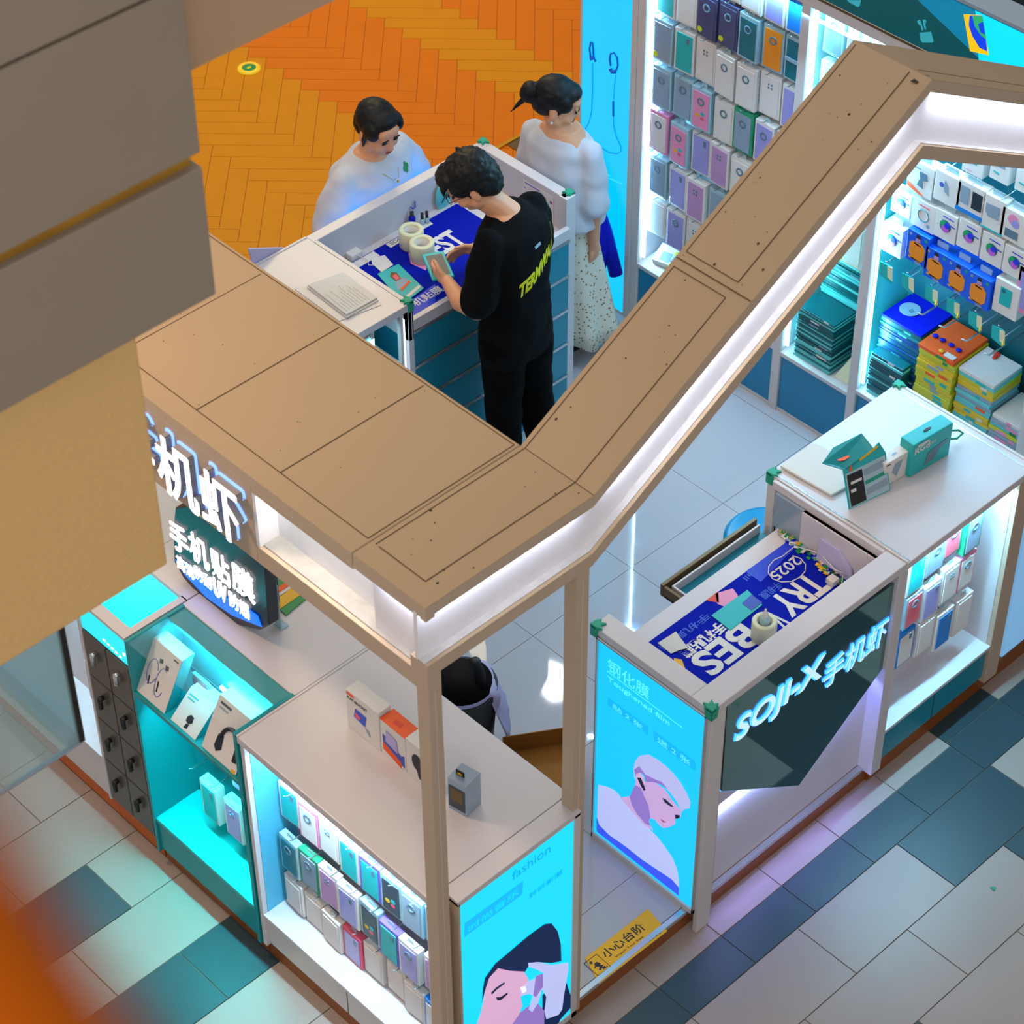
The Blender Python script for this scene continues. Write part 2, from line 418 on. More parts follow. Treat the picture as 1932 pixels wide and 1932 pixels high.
# posts
for (xa, xb, ya, yb) in ((-.073, -.025, -.038, .012), (.505, .556, -.038, .012)):
    m = B(xa, xb, ya, yb, .1 if xa > 0 else .0, 2.235, 'canopy_face'); m.box((xa+xb)/2-.001, (xa+xb)/2+.001, ya-.0006, ya, .12, 2.2, 'white_metal'); m.build('post', can, bevel=.003)
# ================================================================== PACKAGES
mat('e_skin', '#d9b8e8', .5, emit=.6, ecol=(.62, .40, .75)); mat('e_skin_shade', '#9a78d8', .5, emit=.5, ecol=(.36, .25, .72))
mat('e_hair', '#c8c8f4', .5, emit=.6, ecol=(.50, .52, .92)); mat('e_shirt', '#c8ccff', .5, emit=.65, ecol=(.48, .56, .95))
mat('e_blue', '#3c5cff', .5, emit=.6, ecol=(.04, .10, .95)); mat('e_dark', '#101830', .5, emit=.2, ecol=(.01, .03, .12))
mat('e_navy', '#0a2048', .5, emit=.35, ecol=(.0, .03, .16)); mat('e_text', '#60e0ff', .5, emit=.8, ecol=(.10, .80, 1)); mat('e_text_dark', '#00a0e0', .5, emit=.7, ecol=(0, .40, .85))
mat('e_band', '#00b0f0', .5, emit=.75, ecol=(0, .46, .95)); mat('e_face', '#e8b8e0', .5, emit=.6, ecol=(.72, .42, .68))
mat('disc_g', '#10a060', .4); mat('disc_b', '#2030e0', .4); mat('disc_p', '#c060d0', .4)
PROTO = {}
PALETTE = { # body, insert, extras, words
 'teal_window': ('card_white', 'teal_card', '', 'white framed package, teal case'),
 'four_lens': ('card_white', 'card_white', 'four', 'white package, four lens dots'),
 'dark_ring': ('dk_purple', 'dk_purple', 'ring dot', 'dark purple package, yellow sticker'),
 'teal_dark': ('clear_case', 'teal_dk', 'ring', 'clear package, dark teal case'),
 'orange': ('clear_case', 'orange_case', 'ring', 'clear package, bright orange case'),
 'two_cards': ('clear_case', 'teal_dk', 'cards', 'clear package, two teal cards'),
 'blue_big': ('card_white', 'blue_case', '', 'white package, plain blue case'),
 'clear_dot': ('clear_case', 'card_grey', 'dot', 'clear package, grey case, yellow sticker'),
 'white_ring': ('card_white', 'card_white', 'ring', 'white package, round camera ring'),
 'lav': ('card_white', 'lavender', '', 'white package, lavender case'),
 'lav_ring': ('card_white', 'lavender', 'ring', 'white package, lavender case, ring'),
 'grey_ring': ('clear_case', 'card_grey', 'ring', 'clear package, grey ringed case'),
 'pink': ('pink', 'card_white', 'ring', 'pink edged package, white case'),
 'pink_flower': ('clear_case', 'pink', 'ring flower', 'clear package, pink patterned case'),
 'pink_case': ('card_white', 'lilac_case', 'four', 'white package, dusty pink case'),
 'green_side': ('green_edge', 'card_grey', 'ring', 'green edged package, grey case'),
 'plain': ('card_white', 'card_white', '', 'plain white package'),
 'red_edge': ('pink_deep', 'lavender', '', 'red edged package, pale case'),
 'indigo': ('purple', 'teal_card', '', 'indigo edged package, teal case'),
 'dark_pic': ('clear_case', 'dk_case', 'flower', 'clear package, dark printed case'),
 'red_case': ('clear_case', 'coral', 'ring', 'clear package, coral red case'),
 'blue_edge': ('blue_case', 'card_white', '', 'blue edged package, white case'),
}
mat('dk_purple', '#4a4a70', .25); mat('teal_dk', '#0f6c7a', .3); mat('orange_case', '#f09010', .4); mat('blue_case', '#1a80d8', .35)
mat('lilac_case', '#b98fc0', .4); mat('green_edge', '#2a9a70', .35); mat('dk_case', '#2a3a4a', .3); mat('coral', '#e06070', .35)
mat('ring_grey', '#5d7a8c', .3)
def make_pack(kind, w_, h, d):
    body, ins, ex, words = PALETTE[kind]
    t = thing('phone_case_package', '', 'phone case')
    m = MB(); m.box(0, w_, 0, d, 0, h, body); m.build('box', t, bevel=.002, local=True)
    m = MB(); e = .010; m.box(e, w_-e, -.003, 0, e, h-e*1.6, ins); m.build('phone_case', t, bevel=.0012, local=True)
    m = MB(); c = w_/2
    m.slab([(c-.016, d*.4, h), (c+.016, d*.4, h), (c+.013, d*.4, h+.02), (c-.013, d*.4, h+.02)], (0, .001, 0), 'clear_case'); m.build('hang_tab', t, local=True)
    m = MB()
    if 'ring' in ex:
        cc = (c, -.0045, h*.70)
        pr = [(.019, 0), (.019, .0022), (.012, .0022), (.012, 0), (.019, 0)]
        k = MB().lathe(pr, (0, 0, 0), 'ring_grey', 20); k.v = [(cc[0]+a, cc[1]+1e-3-z, cc[2]+b) for a, b, z in k.v]; m = k
    if 'four' in ex:
        for a in (-.008, .008):
            for b in (-.008, .008): m.box(c+a-.0035, c+a+.0035, -.0055, -.003, h*.72+b-.0035, h*.72+b+.0035, 'ring_grey')
    if 'dot' in ex: m.slab(ringpoly((.02, -.0034, .03), X, Z, .013, .013, 14), (0, -.0008, 0), 'yellow_green')
    if 'cards' in ex: m.box(.004, w_-.004, -.006, -.003, h*.44, h*.52, 'clear_case')
    if 'flower' in ex:
        for a, b, mt in ((.35, .35, 'yellow'), (.6, .3, 'pink_deep'), (.62, .42, 'teal_card')): m.slab(ringpoly((w_*a, -.0034, h*b), X, Z, .011, .009, 10), (0, -.0008, 0), mt)
    if ex == '' and kind != 'plain': m.box(c+.012, c+.026, -.0045, -.003, h*.72, h*.86, 'ring_grey')
    if m.v: m.build('camera_print', t, local=True)
    return t
def pack(kind, x, y, z, rz, where, group, w_=.092, h=.175, d=.022, tilt=0):
    key = (kind, round(w_, 3), round(h, 3), round(d, 3))
    if key not in PROTO: PROTO[key] = t = make_pack(kind, w_, h, d)
    else: t = copy_tree(PROTO[key])
    t.location = (x, y, z); t.rotation_euler = (0, tilt, rz)
    t['label'] = PALETTE[kind][3]+', '+where; t['group'] = group
    return t
ORD = ['first', 'second', 'third', 'fourth', 'fifth', 'sixth', 'seventh', 'eighth', 'ninth', 'tenth']
# ================================================================== FRONT LEFT COUNTER
def mirror_hook(mb, o, n, mt='silver'):
    o = Vector(o); n = Vector(n); mb.tube([o, o+n*.09, o+n*.105+Z*.012], .0022, mt, 6)
L1 = thing('display_counter', 'white display counter on the front corner with hanging phone cases', 'counter', (-.05, -.05, 0))
m = MB(); m.box(-.055, .55, .026, .952, 1.155, 1.19, 'white_lam'); m.build('countertop', L1, bevel=.003)
m = MB(); m.box(-.055, .55, .944, .952, 1.19, 1.193, 'white_metal'); m.box(.0, .55, .026, .034, 1.19, 1.192, 'white_metal'); m.build_each('edge_trim', L1)
for ya, yb, yi_ in ((.026, .044, .046), (.925, .945, .923)):
    m = B(-.05, .53, ya, yb, .09, 1.155, 'white_lam'); m.build('side_panel', L1, bevel=.002)
    B(-.03, .13, yi_-.001, yi_+.001, .272, 1.155, 'cab_led_blue').build('inner_lining', L1)  # thin sheet coloured blue to stand for LED light on the white sides
m = B(.13, .145, .044, .925, .27, 1.155, 'white_lam'); m.build('back_panel', L1)
m = B(.52, .535, .044, .925, .1, 1.155, 'white_lam'); m.build('back_panel', L1)
m = B(-.05, .52, .044, .925, .255, .272, 'white_lam'); m.build('shelf', L1, bevel=.002)
m = B(-.035, -.02, .044, .925, .10, .255, 'white_metal'); m.box(-.036, -.034, .5, .503, .1, .255, 'near_black'); m.build('kickboard', L1)
m = B(-.02, .5, .0, .952, .0, .095, 'brown_plinth'); m.build('plinth', L1)
m = B(-.025, -.01, .05, .92, 1.145, 1.153, 'led'); m.build('light_strip', L1)
area('counter_lamp', (-.01, .48, 1.14), (.06, .48, .27), .85, .02, 8, (.46, .80, 1), 125)
hk = MB()
for k in range(8):
    for z_ in (.47, .69, .92): mirror_hook(hk, (.125, .10+k*.104, z_), (-1, 0, 0))
hk.build_each('hook', L1)
rows = [['plain', 'plain', 'plain', 'red_edge', 'plain', 'plain', 'plain', 'blue_edge'],
        ['teal_dark', 'green_side', 'pink_case', 'lav', 'dark_pic', 'indigo', 'lav_ring', 'pink_case'],
        ['teal_window', 'pink', 'four_lens', 'teal_window', 'indigo', 'dark_pic', 'grey_ring', 'teal_dark']]
for r, (zb, row) in enumerate(zip((.285, .50, .735), rows)):
    for k, kd in enumerate(row):
        y0 = .905-k*.104
        pack(kd, .052+rnd.uniform(-.006, .012)+(-.012, -.02, 0)[r], y0+rnd.uniform(-.004, .004), zb+rnd.uniform(-.008, .008), -R_(90)+rnd.uniform(-.06, .06),
             '%s from the teal cabinet, %s row' % (ORD[k], ['lowest', 'middle', 'top'][r]), 'phone cases hanging in the front counter', w_=.097, h=.178 if r else .16, d=.03)
# lit advert on its end
def cpx(pts, ox, oy, s): return [(ox+a/s, oy+b/s) for a, b in pts]
def decal(mb, pts, ax, val, m_, lay, nrm):
    P = [at(a, b, ax, val) for a, b in pts]; n_ = Vector(nrm)
    mb.slab([p+n_*(.0004*lay) for p in P], n_*.0005, m_)
LB = thing('advert_lightbox', 'bright blue advert with a woman holding her ear on the end of the front counter', 'lightbox', (.3, -.05, .1))
m = MB(); m.box(.0, .008, -.05, .024, .1, 1.18, 'canopy_face'); m.box(.502, .53, -.05, .024, .1, 1.18, 'white_metal'); m.box(.0, .53, -.05, .024, 1.165, 1.19, 'white_lam'); m.box(.0, .53, -.05, .024, .1, .13, 'white_metal'); m.box(.008, .502, -.035, .024, .13, 1.165, 'white_metal')
m.build('frame', LB, bevel=.002)
m = MB(); yv = -.046; m.box(.009, .501, yv, -.035, .131, 1.164, 'box_cyan')
c3 = lambda p: cpx(p, 480, 1450, 3.019)
nY = (0, -1, 0)
hair = [(1295,1330),(1300,1250),(1312,1190),(1370,1110),(1430,1060),(1560,950),(1650,885),(1690,880),(1725,925),(1743,1000),(1746,1095),(1690,1105),(1600,1100),(1560,1120),(1540,1155),(1450,1150),(1385,1135),(1335,1190),(1312,1260)]
face = [(1285,1400),(1300,1340),(1312,1260),(1335,1190),(1388,1128),(1460,1130),(1530,1150),(1560,1200),(1545,1260),(1515,1300),(1525,1350),(1505,1400),(1470,1450),(1400,1530),(1300,1560),(1265,1480),(1270,1440)]
neck = [(1500,1400),(1600,1320),(1650,1380),(1650,1480),(1600,1640),(1420,1620),(1440,1500)]
hand = [(1555,1105),(1620,1100),(1690,1118),(1785,1103),(1786,1140),(1762,1280),(1750,1370),(1730,1400),(1660,1425),(1650,1380),(1660,1300),(1636,1252),(1615,1330),(1580,1385),(1560,1370),(1585,1290),(1560,1282),(1520,1292),(1515,1262),(1560,1210),(1650,1165),(1600,1140),(1560,1128)]
decal(m, c3([(1640,1290),(1770,1200),(1800,1290),(1812,1350),(1740,1430),(1700,1560),(1640,1600)]), 'y', yv, 'e_navy', 1, nY)
decal(m, c3(neck), 'y', yv, 'e_skin_shade', 2, nY); decal(m, c3(face), 'y', yv, 'e_face', 3, nY); decal(m, c3(hair), 'y', yv, 'e_navy', 4, nY)
decal(m, c3(hand), 'y', yv, 'e_shirt', 5, nY); decal(m, c3([(1600,1180),(1640,1165),(1640,1240),(1600,1300),(1585,1290)]), 'y', yv, 'e_skin_shade', 6, nY)
decal(m, c3([(1345,1275),(1375,1245),(1420,1215),(1425,1222),(1380,1255),(1350,1285)]), 'y', yv, 'e_navy', 5, nY)
decal(m, c3([(1375,1300),(1400,1300),(1440,1272),(1438,1285),(1400,1318),(1380,1318)]), 'y', yv, 'e_dark', 5, nY)
decal(m, c3([(1515,1245),(1540,1240),(1545,1265),(1525,1275)]), 'y', yv, 'letter_white', 7, nY)
def wall_text(mb, body, px0, px1, h, ax, val, ux, mt, bold=0, dep=.0008):
    a = at(*px0, ax, val); b_ = at(*px1, ax, val); o = a.copy()
    wd = abs((b_-a).dot(Vector(ux))); mb.text(body, o, ux, Z, wd, h, dep, mt, bold)
P_ = lambda a, b: (480+a/3.019, 1450+b/3.019)
wall_text(m, 'fashion', P_(1468, 640), P_(1685, 490), .042, 'y', yv-.0005, X, 'e_text_dark')
decal(m, [P_(1195, 960), P_(1198, 880), P_(1530, 640), P_(1525, 715)], 'y', yv, 'e_band', 1, nY)
wall_text(m, '时尚音乐', P_(1220, 935), P_(1505, 735), .032, 'y', yv-.001, X, 'box_cyan')
wall_text(m, '聆听新潮', P_(1565, 745), P_(1750, 615), .026, 'y', yv-.0005, X, 'e_text_dark')
m.build('poster', LB)
# four boxes on the counter
def cbox(name, label, cat, px0, px1, top_px, dp, parts, group='boxed gadgets on the front counter', zc=1.1905):
    """box standing on a counter, its face turned to -x; px0/px1 bottom corners of the face"""
    a = at(*px0, 'z', zc); b_ = at(*px1, 'z', zc); t = thing(name, label, cat, (a.x, a.y, zc), group)
    t.rotation_euler = (0, 0, math.atan2(b_.y-a.y, b_.x-a.x))
    wd = math.hypot(b_.x-a.x, b_.y-a.y)
    # height from the pixel above the first corner
    d = top_px[1]-px0[1]; lo, hi = 0, .6
    for _ in range(30):
        mid = (lo+hi)/2; q = Vector((a.x, a.y, zc+mid))-CAMP; pyy = 966-FPX*q.dot(UP)/q.dot(_f)
        if pyy > top_px[1]: lo = mid
        else: hi = mid
    parts(t, wd, lo, dp); return t
def lb(t, name, items, bevel=.0015):
    m = MB()
    for it in items: m.box(*it[:6], it[6])
    return m.build(name, t, bevel=bevel, local=True)
def p1(t, w_, h, d):
    lb(t, 'carton', [(0, w_, 0, d, 0, h, 'card_white')])
    m = MB(); m.box(.004, w_*.25, -.0012, 0, h*.90, h*.96, 'orange_print')
    m.slab([(w_*.28, -.001, h*.66), (w_*.62, -.001, h*.64), (w_*.56, -.001, h*.36), (w_*.22, -.001, h*.42)], (0, -.001, 0), 'blue_print')
    m.slab([(w_*.3, -.002, h*.58), (w_*.45, -.002, h*.52), (w_*.4, -.002, h*.44), (w_*.26, -.002, h*.44)], (0, -.001, 0), 'pink_deep')
    m.slab([(w_*.55, -.001, h*.34), (w_*.66, -.001, h*.33), (w_*.72, -.001, h*.2), (w_*.66, -.001, h*.2)], (0, -.001, 0), 'card_grey')
    m.text('FLAT BRACKET', (.008, -.0012, h*.80), X, Z, w_*.6, .012, .0008, 'ink'); m.build('front_print', t, local=True)
cbox('gadget_box', 'tall white box printed with a tablet on a stand, on the front counter', 'box', (657, 1370), (718, 1418), (652, 1299), .055, p1)
def p2(t, w_, h, d):
    lb(t, 'carton', [(0, w_, 0, d, 0, h-.002, 'card_white')]); lb(t, 'lid', [(0, w_, 0, d, h-.002, h+.001, 'orange_print'), (w_*.35, w_*.65, d*.3, d*.6, h+.001, h+.0014, 'red')])
    m = MB(); m.slab([(w_*.1, -.001, h*.18), (w_*.82, -.001, h*.02), (w_*.82, -.001, h*.2), (w_*.1, -.001, h*.40)], (0, -.001, 0), 'orange_print')
    m.slab([(w_*.1, -.0008, h*.40), (w_*.95, -.0008, h*.1), (w_*.95, -.0008, h*.45), (w_*.82, -.0008, h*.38), (w_*.1, -.0008, h*.62)], (0, -.001, 0), 'ink_blue')
    m.slab([(w_*.22, -.002, h*.48), (w_*.7, -.002, h*.38), (w_*.66, -.002, h*.74), (w_*.26, -.002, h*.8)], (0, -.001, 0), 'lavender'); m.build('front_print', t, local=True)
cbox('gadget_box', 'white box with a bright orange top beside the tablet stand box', 'box', (720, 1419), (767, 1458), (717, 1355), .06, p2)
def p3(t, w_, h, d):
    lb(t, 'carton', [(0, w_, 0, d, 0, h, 'card_white')])
    m = MB(); m.ell((w_*.45, -.001, h*.55), (w_*.22, .001, h*.22), 'ink', seg=14, rings=6); m.slab([(w_*.4, -.0008, h*.4), (w_*.62, -.0008, h*.45), (w_*.66, -.0008, h*.12), (w_*.5, -.0008, h*.15)], (0, -.0008, 0), 'ink'); m.build('front_print', t, local=True)
cbox('gadget_box', 'white box with a dark head print, half hidden by the canopy post', 'box', (768, 1459), (815, 1497), (765, 1392), .06, p3)
def p4(t, w_, h, d):
    lb(t, 'carton', [(0, w_, 0, d, 0, h, 'card_grey')]); m = MB(); m.box(.004, w_-.006, -.0015, 0, h*.12, h*.80, 'dk_case'); m.box(.012, w_-.014, -.002, 0, h*.35, h*.74, 'brown_metal'); m.build('window', t, local=True)
    lb(t, 'hang_tab', [(w_*.18, w_*.62, d*.35, d*.4, h, h+.022, 'black'), (w_*.28, w_*.52, d*.33, d*.35, h+.006, h+.013, 'yellow')])
cbox('gadget_box', 'small grey box with a black hang tab alone near the counter corner', 'box', (846, 1523), (881, 1543), (843, 1466), .075, p4)
# ================================================================== TEAL CABINET
L2 = thing('display_cabinet', 'teal lit cabinet with boxed earphones behind the front counter', 'cabinet', (-.05, .955, 0))
for ya, yb in ((.956, .972), (1.538, 1.553)):
    m = MB(); m.slab([(-.055, ya, .08), (-.055, ya, 1.19), (.20, ya, 1.19), (.20, ya, .08)], (0, yb-ya, 0), 'teal_paint'); m.build('side_panel', L2, bevel=.002)
m = MB(); m.box(.195, .55, .956, 1.553, 1.16, 1.19, 'white_lam'); m.build('countertop', L2, bevel=.003)
m = MB(); m.slab([(.15, .972, .96), (.15, 1.538, .96), (.195, 1.538, 1.165), (.195, .972, 1.165)], (.01, 0, 0), 'teal_paint'); m.box(.125, .197, .972, 1.538, 1.165, 1.182, 'teal_paint')
m.box(.15, .16, .972, 1.538, .25, .97, 'teal_paint'); m.build('back_panel', L2)
m = B(-.055, .15, .972, 1.538, .925, .945, 'teal_paint'); m.build('shelf', L2, bevel=.002)
m = B(-.05, .15, .972, 1.538, .25, .27, 'teal_card'); m.build('shelf', L2, bevel=.002)
m = B(-.045, -.03, .972, 1.538, .10, .25, 'teal_paint'); m.build('kickboard', L2)
m = B(.5, .53, .97, 1.55, .1, 1.16, 'white_lam'); m.build('back_panel', L2)
m = B(-.02, .5, .956, 1.55, 0, .095, 'brown_plinth'); m.build('plinth', L2)
m = MB(); m.box(.138, .147, 1.0, 1.30, 1.00, 1.012, 'led'); m.box(-.03, -.018, 1.0, 1.5, .913, .922, 'led'); m.build('light_strip', L2)
m = B(-.05, .19, .974, 1.536, 1.183, 1.187, 'glass'); m.build('glass_top', L2)
area('cabinet_lamp', (.10, 1.25, 1.165), (.19, 1.25, 1.0), .5, .015, 3.0, (.0, .80, 1)); area('cabinet_lamp', (-.0, 1.25, .915), (.04, 1.25, .27), .5, .02, 4, (.0, .9, 1), 90)
def lean(name, label, BL, BR, TL, items, th=.055, g_='boxed earphones in the teal cabinet'):
    a = at(*BL, 'x', -.045); b_ = at(*BR, 'x', -.045); a.z = b_.z = .9455; c_ = at(*TL, 'x', .055)
    t = thing(name, label, 'box', tuple(a), g_)
    up = (c_-a); ux = (b_-a); up = up - ux.normalized()*up.dot(ux.normalized()); nb = ux.cross(up).normalized(); nb = -nb if nb.x < 0 else nb; nb = Vector((nb.x, nb.y, 0)).normalized()
    H_, W_ = up.length, ux.length; ux.normalize(); up.normalize()
    m = MB(); m.slab([a, a+ux*W_, a+ux*W_+up*H_, a+up*H_], nb*th, 'card_white'); m.build('carton', t, bevel=.002)
    m = MB(); m.slab([a+ux*W_, a+ux*W_+nb*th, a+ux*W_+nb*th+up*H_, a+ux*W_+up*H_], ux*.001, 'teal_paint'); m.build('side_print', t)
    m = MB()
    for kind, *q in items:
        f = lambda s_, t_, l=.001: a+ux*(W_*s_)+up*(H_*t_)-nb*l
        if kind == 'poly': m.slab([f(s_, t_) for s_, t_ in q[1:]], -nb*.001, q[0])
        if kind == 'line': m.tube([f(s_, t_, .0015) for s_, t_ in q[1:]], .0011, q[0], 5)
        if kind == 'thick': m.tube([f(s_, t_, .0015) for s_, t_ in q[1:]], .0075, q[0], 8)
    m.build('front_print', t); return t
curve = lambda c_, r1, r2, a0, a1, n_=14: [(c_[0]+r1*math.cos(R_(a0+(a1-a0)*k/n_)), c_[1]+r2*math.sin(R_(a0+(a1-a0)*k/n_))) for k in range(n_+1)]
lean('gadget_box', 'large white box printed with neckband earphones, farthest of the three', (246, 1299), (310, 1348), (302, 1213),
     [('line', 'ink_blue', *curve((.42, .5), .13, .22, 20, 340)), ('line', 'ink_blue', *curve((.68, .42), .12, .26, 60, 330)), ('poly', 'ink', (.5, .78), (.58, .8), (.6, .74), (.52, .71)), ('poly', 'ink', (.68, .75), (.76, .76), (.78, .69), (.7, .67)), ('poly', 'ink', (.37, .4), (.40, .4), (.42, .25), (.39, .25)), ('poly', 'ink', (.62, .42), (.65, .42), (.67, .24), (.64, .24)), ('poly', 'ink', (.82, .94), (.95, .94), (.95, .92), (.82, .92))])
lean('gadget_box', 'smaller white box printed with a black earbud, middle of the three', (322, 1365), (368, 1402), (362, 1297),
     [('poly', 'ink', (.42, .38), (.5, .46), (.62, .44), (.66, .3), (.55, .22), (.44, .26)), ('poly', 'ink', (.5, .2), (.6, .22), (.6, .1), (.48, .08)), ('poly', 'teal_card', (.1, .88), (.45, .88), (.45, .84), (.1, .84)), ('poly', 'teal_card', (.1, .78), (.38, .78), (.38, .75), (.1, .75))])
lean('gadget_box', 'white box printed with grey over-ear headphones, next to the white counter', (380, 1410), (445, 1470), (430, 1322),
     [('thick', 'ink', *curve((.62, .42), .24, .22, -5, 185)), ('poly', 'ink', (.30, .42), (.44, .44), (.48, .2), (.36, .12), (.28, .2)), ('poly', 'ink', (.78, .44), (.92, .40), (.92, .18), (.8, .16)), ('poly', 'ink', (.1, .93), (.4, .93), (.4, .89), (.1, .89)), ('poly', 'card_grey', (.1, .84), (.35, .84), (.35, .81), (.1, .81)), ('poly', 'yellow', (.86, .06), (.96, .06), (.96, .0), (.86, .0))], th=.05)
m = MB(); m.box(-.0, .05, 1.34, 1.39, .946, 1.05, 'clear_case'); t = thing('cable_package', 'clear pack with a dark cable standing behind the neckband box', 'package', (0, 1.34, .946), 'packs behind the boxes'); 
m = MB(); m.box(.085, .10, 1.30, 1.38, .946, 1.06, 'card_grey'); m.build('card', t, bevel=.002); m = MB(); m.lathe([(.03, 0), (.03, .02), (.016, .02), (.016, 0)], (.07, 1.34, .99), 'ink', 14); m.box(.06, .085, 1.32, 1.36, .946, .99, 'ink'); m.build('cable', t)
t = thing('cable_package', 'clear pack with a dark plug leaning at the near end of the teal cabinet', 'package', (.06, 1.0, .946), 'packs behind the boxes')
m = MB(); m.box(.09, .10, 1.0, 1.07, .946, 1.06, 'clear_case'); m.build('card', t, bevel=.002); m = MB(); m.box(.07, .09, 1.01, 1.05, .96, 1.03, 'ink'); m.box(.075, .09, 1.02, 1.04, 1.03, 1.04, 'red'); m.build('plug', t)
hk = MB()
for y_ in (1.42, 1.30, 1.18, 1.06):
    for z_ in (.55, .80): mirror_hook(hk, (.15, y_, z_), (-1, 0, 0))
hk.build_each('hook', L2)
for k, (kd, y0, z0) in enumerate([('teal_window', 1.37, .36), ('pink_case', 1.235, .37), ('blue_big', 1.10, .36)]):
    pack(kd, .05, y0, z0, -R_(90), '%s in the lower row of the teal cabinet' % ORD[k], 'phone cases in the teal cabinet', h=.19, d=.04)
for k, (kd, y0, z0) in enumerate([('grey_ring', 1.44, .65), ('red_case', 1.33, .66), ('lav', 1.21, .62), ('pink', 1.09, .62)]):
    pack(kd, .08, y0, z0, -R_(90), '%s in the upper row of the teal cabinet' % ORD[k], 'phone cases in the teal cabinet', h=.16, d=.03)
# ================================================================== DRAWER UNIT AND THE LIT UNIT BEYOND
L3 = thing('drawer_cabinet', 'dark brown drawer unit with a cyan lit top beside the teal cabinet', 'cabinet', (-.05, 1.56, 0))
m = MB(); m.box(-.04, .5, 1.558, 1.83, .12, 1.045, 'drawer_brown'); m.build('body', L3, bevel=.002)
mat('glow_cyan', '#00e0f0', .15, emit=.7, ecol=(0, .84, .95))
m = MB(); m.box(-.046, -.02, 1.560, 1.828, 1.047, 1.176, 'glow_cyan'); m.box(.0, .21, 1.59, 1.828, 1.178, 1.182, 'glow_cyan'); m.build_each('lit_panel', L3)
m = MB(); m.box(-.05, -.005, 1.558, 1.83, 1.1765, 1.19, 'white_lam'); m.box(-.005, .22, 1.558, 1.585, 1.176, 1.19, 'white_lam'); m.box(.215, .55, 1.558, 1.83, 1.16, 1.19, 'white_lam'); m.box(-.005, .215, 1.585, 1.83, 1.165, 1.178, 'white_lam'); m.build('countertop', L3)
m = MB(); m.box(-.048, -.046, 1.575, 1.585, 1.09, 1.10, 'led')
for k in range(5): m.box(-.0475, -.046, 1.60+k*.022, 1.612+k*.022, 1.06+k*.004, 1.066+k*.004, 'led')
m.build('light_strip', L3)
for i in range(4):
    for j in range(2):
        z1 = 1.035-i*.225; ya = 1.562+j*.133
        dz = 0 if j == 0 else -.0
        d_ = MB().box(-.050, -.040, ya+.002, ya+.130, z1-.218, z1, 'drawer_brown').build('drawer', L3, bevel=.002)
        kb = MB(); cy = ya+.066; zc = z1-.07
        kb.tube([(-.05, cy, zc), (-.072, cy, zc)], .010, 'silver' if i == 0 else 'black', 10); kb.tube([(-.066, cy, zc), (-.066, cy, zc-.045)], .009, 'silver' if i == 0 else 'black', 10)
        kb.build('knob', d_)
m = B(-.02, .5, 1.56, 1.83, 0, .10, 'brown_plinth'); m.build('plinth', L3)
mat('orange_glow', '#c85a08', .35)
m = B(-.024, -.02, 1.56, 1.83, .02, .09, 'orange_glow'); m.build('plinth_strip', L3)
L4 = thing('display_counter', 'white lit counter section at the far left with two phones on show', 'counter', (-.05, 1.84, 0))
m = MB(); m.box(-.05, .5, 1.832, 1.845, .12, 1.16, 'white_lam'); m.box(-.05, .5, 2.58, 2.6, .12, 1.16, 'white_lam'); m.build_each('side_panel', L4, bevel=.002)
m = MB(); m.box(-.05, -.005, 1.832, 2.6, 1.176, 1.19, 'white_lam'); m.box(.215, .55, 1.832, 2.6, 1.16, 1.19, 'white_lam'); m.box(-.005, .215, 1.832, 2.6, 1.165, 1.176, 'white_lam'); m.build('countertop', L4)
B(.0, .21, 1.832, 2.55, 1.1765, 1.182, 'glow_cyan').build('lit_panel', L4); B(-.02, .5, 1.832, 2.6, 0, .10, 'brown_plinth').build('plinth', L4); B(-.024, -.02, 1.832, 2.6, .02, .09, 'orange_glow').build('plinth_strip', L4)
m = B(.12, .135, 1.845, 2.58, .35, 1.16, 'white_lam'); m.build('back_panel', L4)
m = B(-.05, .5, 1.845, 2.58, .335, .352, 'white_lam'); m.build('shelf', L4, bevel=.002)
m = B(-.04, -.028, 1.845, 2.58, .12, .335, 'white_metal'); m.build('kickboard', L4)
m = B(-.02, -.01, 1.86, 2.5, 1.14, 1.15, 'led'); m.build('light_strip', L4); area('counter_lamp', (0, 2.1, 1.13), (.03, 2.1, .35), .4, .02, 2.2, (.35, .8, 1), 110)
for k, (z0, kd) in enumerate(((.56, 'lav'), (.80, 'pink_case'))):
    pack(kd, .0, 1.94, z0, -R_(90), ('lower' if k == 0 else 'upper')+' one in the far left lit counter', 'phones in the far left counter', h=.2, d=.02)
# ================================================================== FILM SIGN, MENU
FS = thing('counter_sign', 'black lightbox sign with white Chinese lettering and a glowing blue lower edge', 'sign', (.28, 1.42, 1.19))
xs = .27; q = lambda px, py: at(px, py, 'x', xs)
out = [(330, 958), (372, 950), (500, 1062), (508, 1180), (490, 1190), (440, 1178), (385, 1135), (345, 1090), (328, 1060), (326, 1000)]
m = MB(); m.slab([q(*p) for p in out], (.045, 0, 0), 'dark_navy'); m.build('board', FS, bevel=.006)
m = MB(); cres = [(331, 1058), (350, 1088), (390, 1130), (440, 1166), (485, 1182), (497, 1186), (480, 1176), (455, 1160), (420, 1135), (380, 1098), (352, 1068)]
cres = [(332, 1055), (352, 1085), (390, 1125), (440, 1160), (496, 1182), (488, 1160), (462, 1142), (420, 1122), (375, 1085), (345, 1056)]
m.slab([q(*p)+Vector((-.003, 0, 0)) for p in cres], (-.002, 0, 0), 'glow_blue'); m.build('glow_edge', FS)
m = MB()
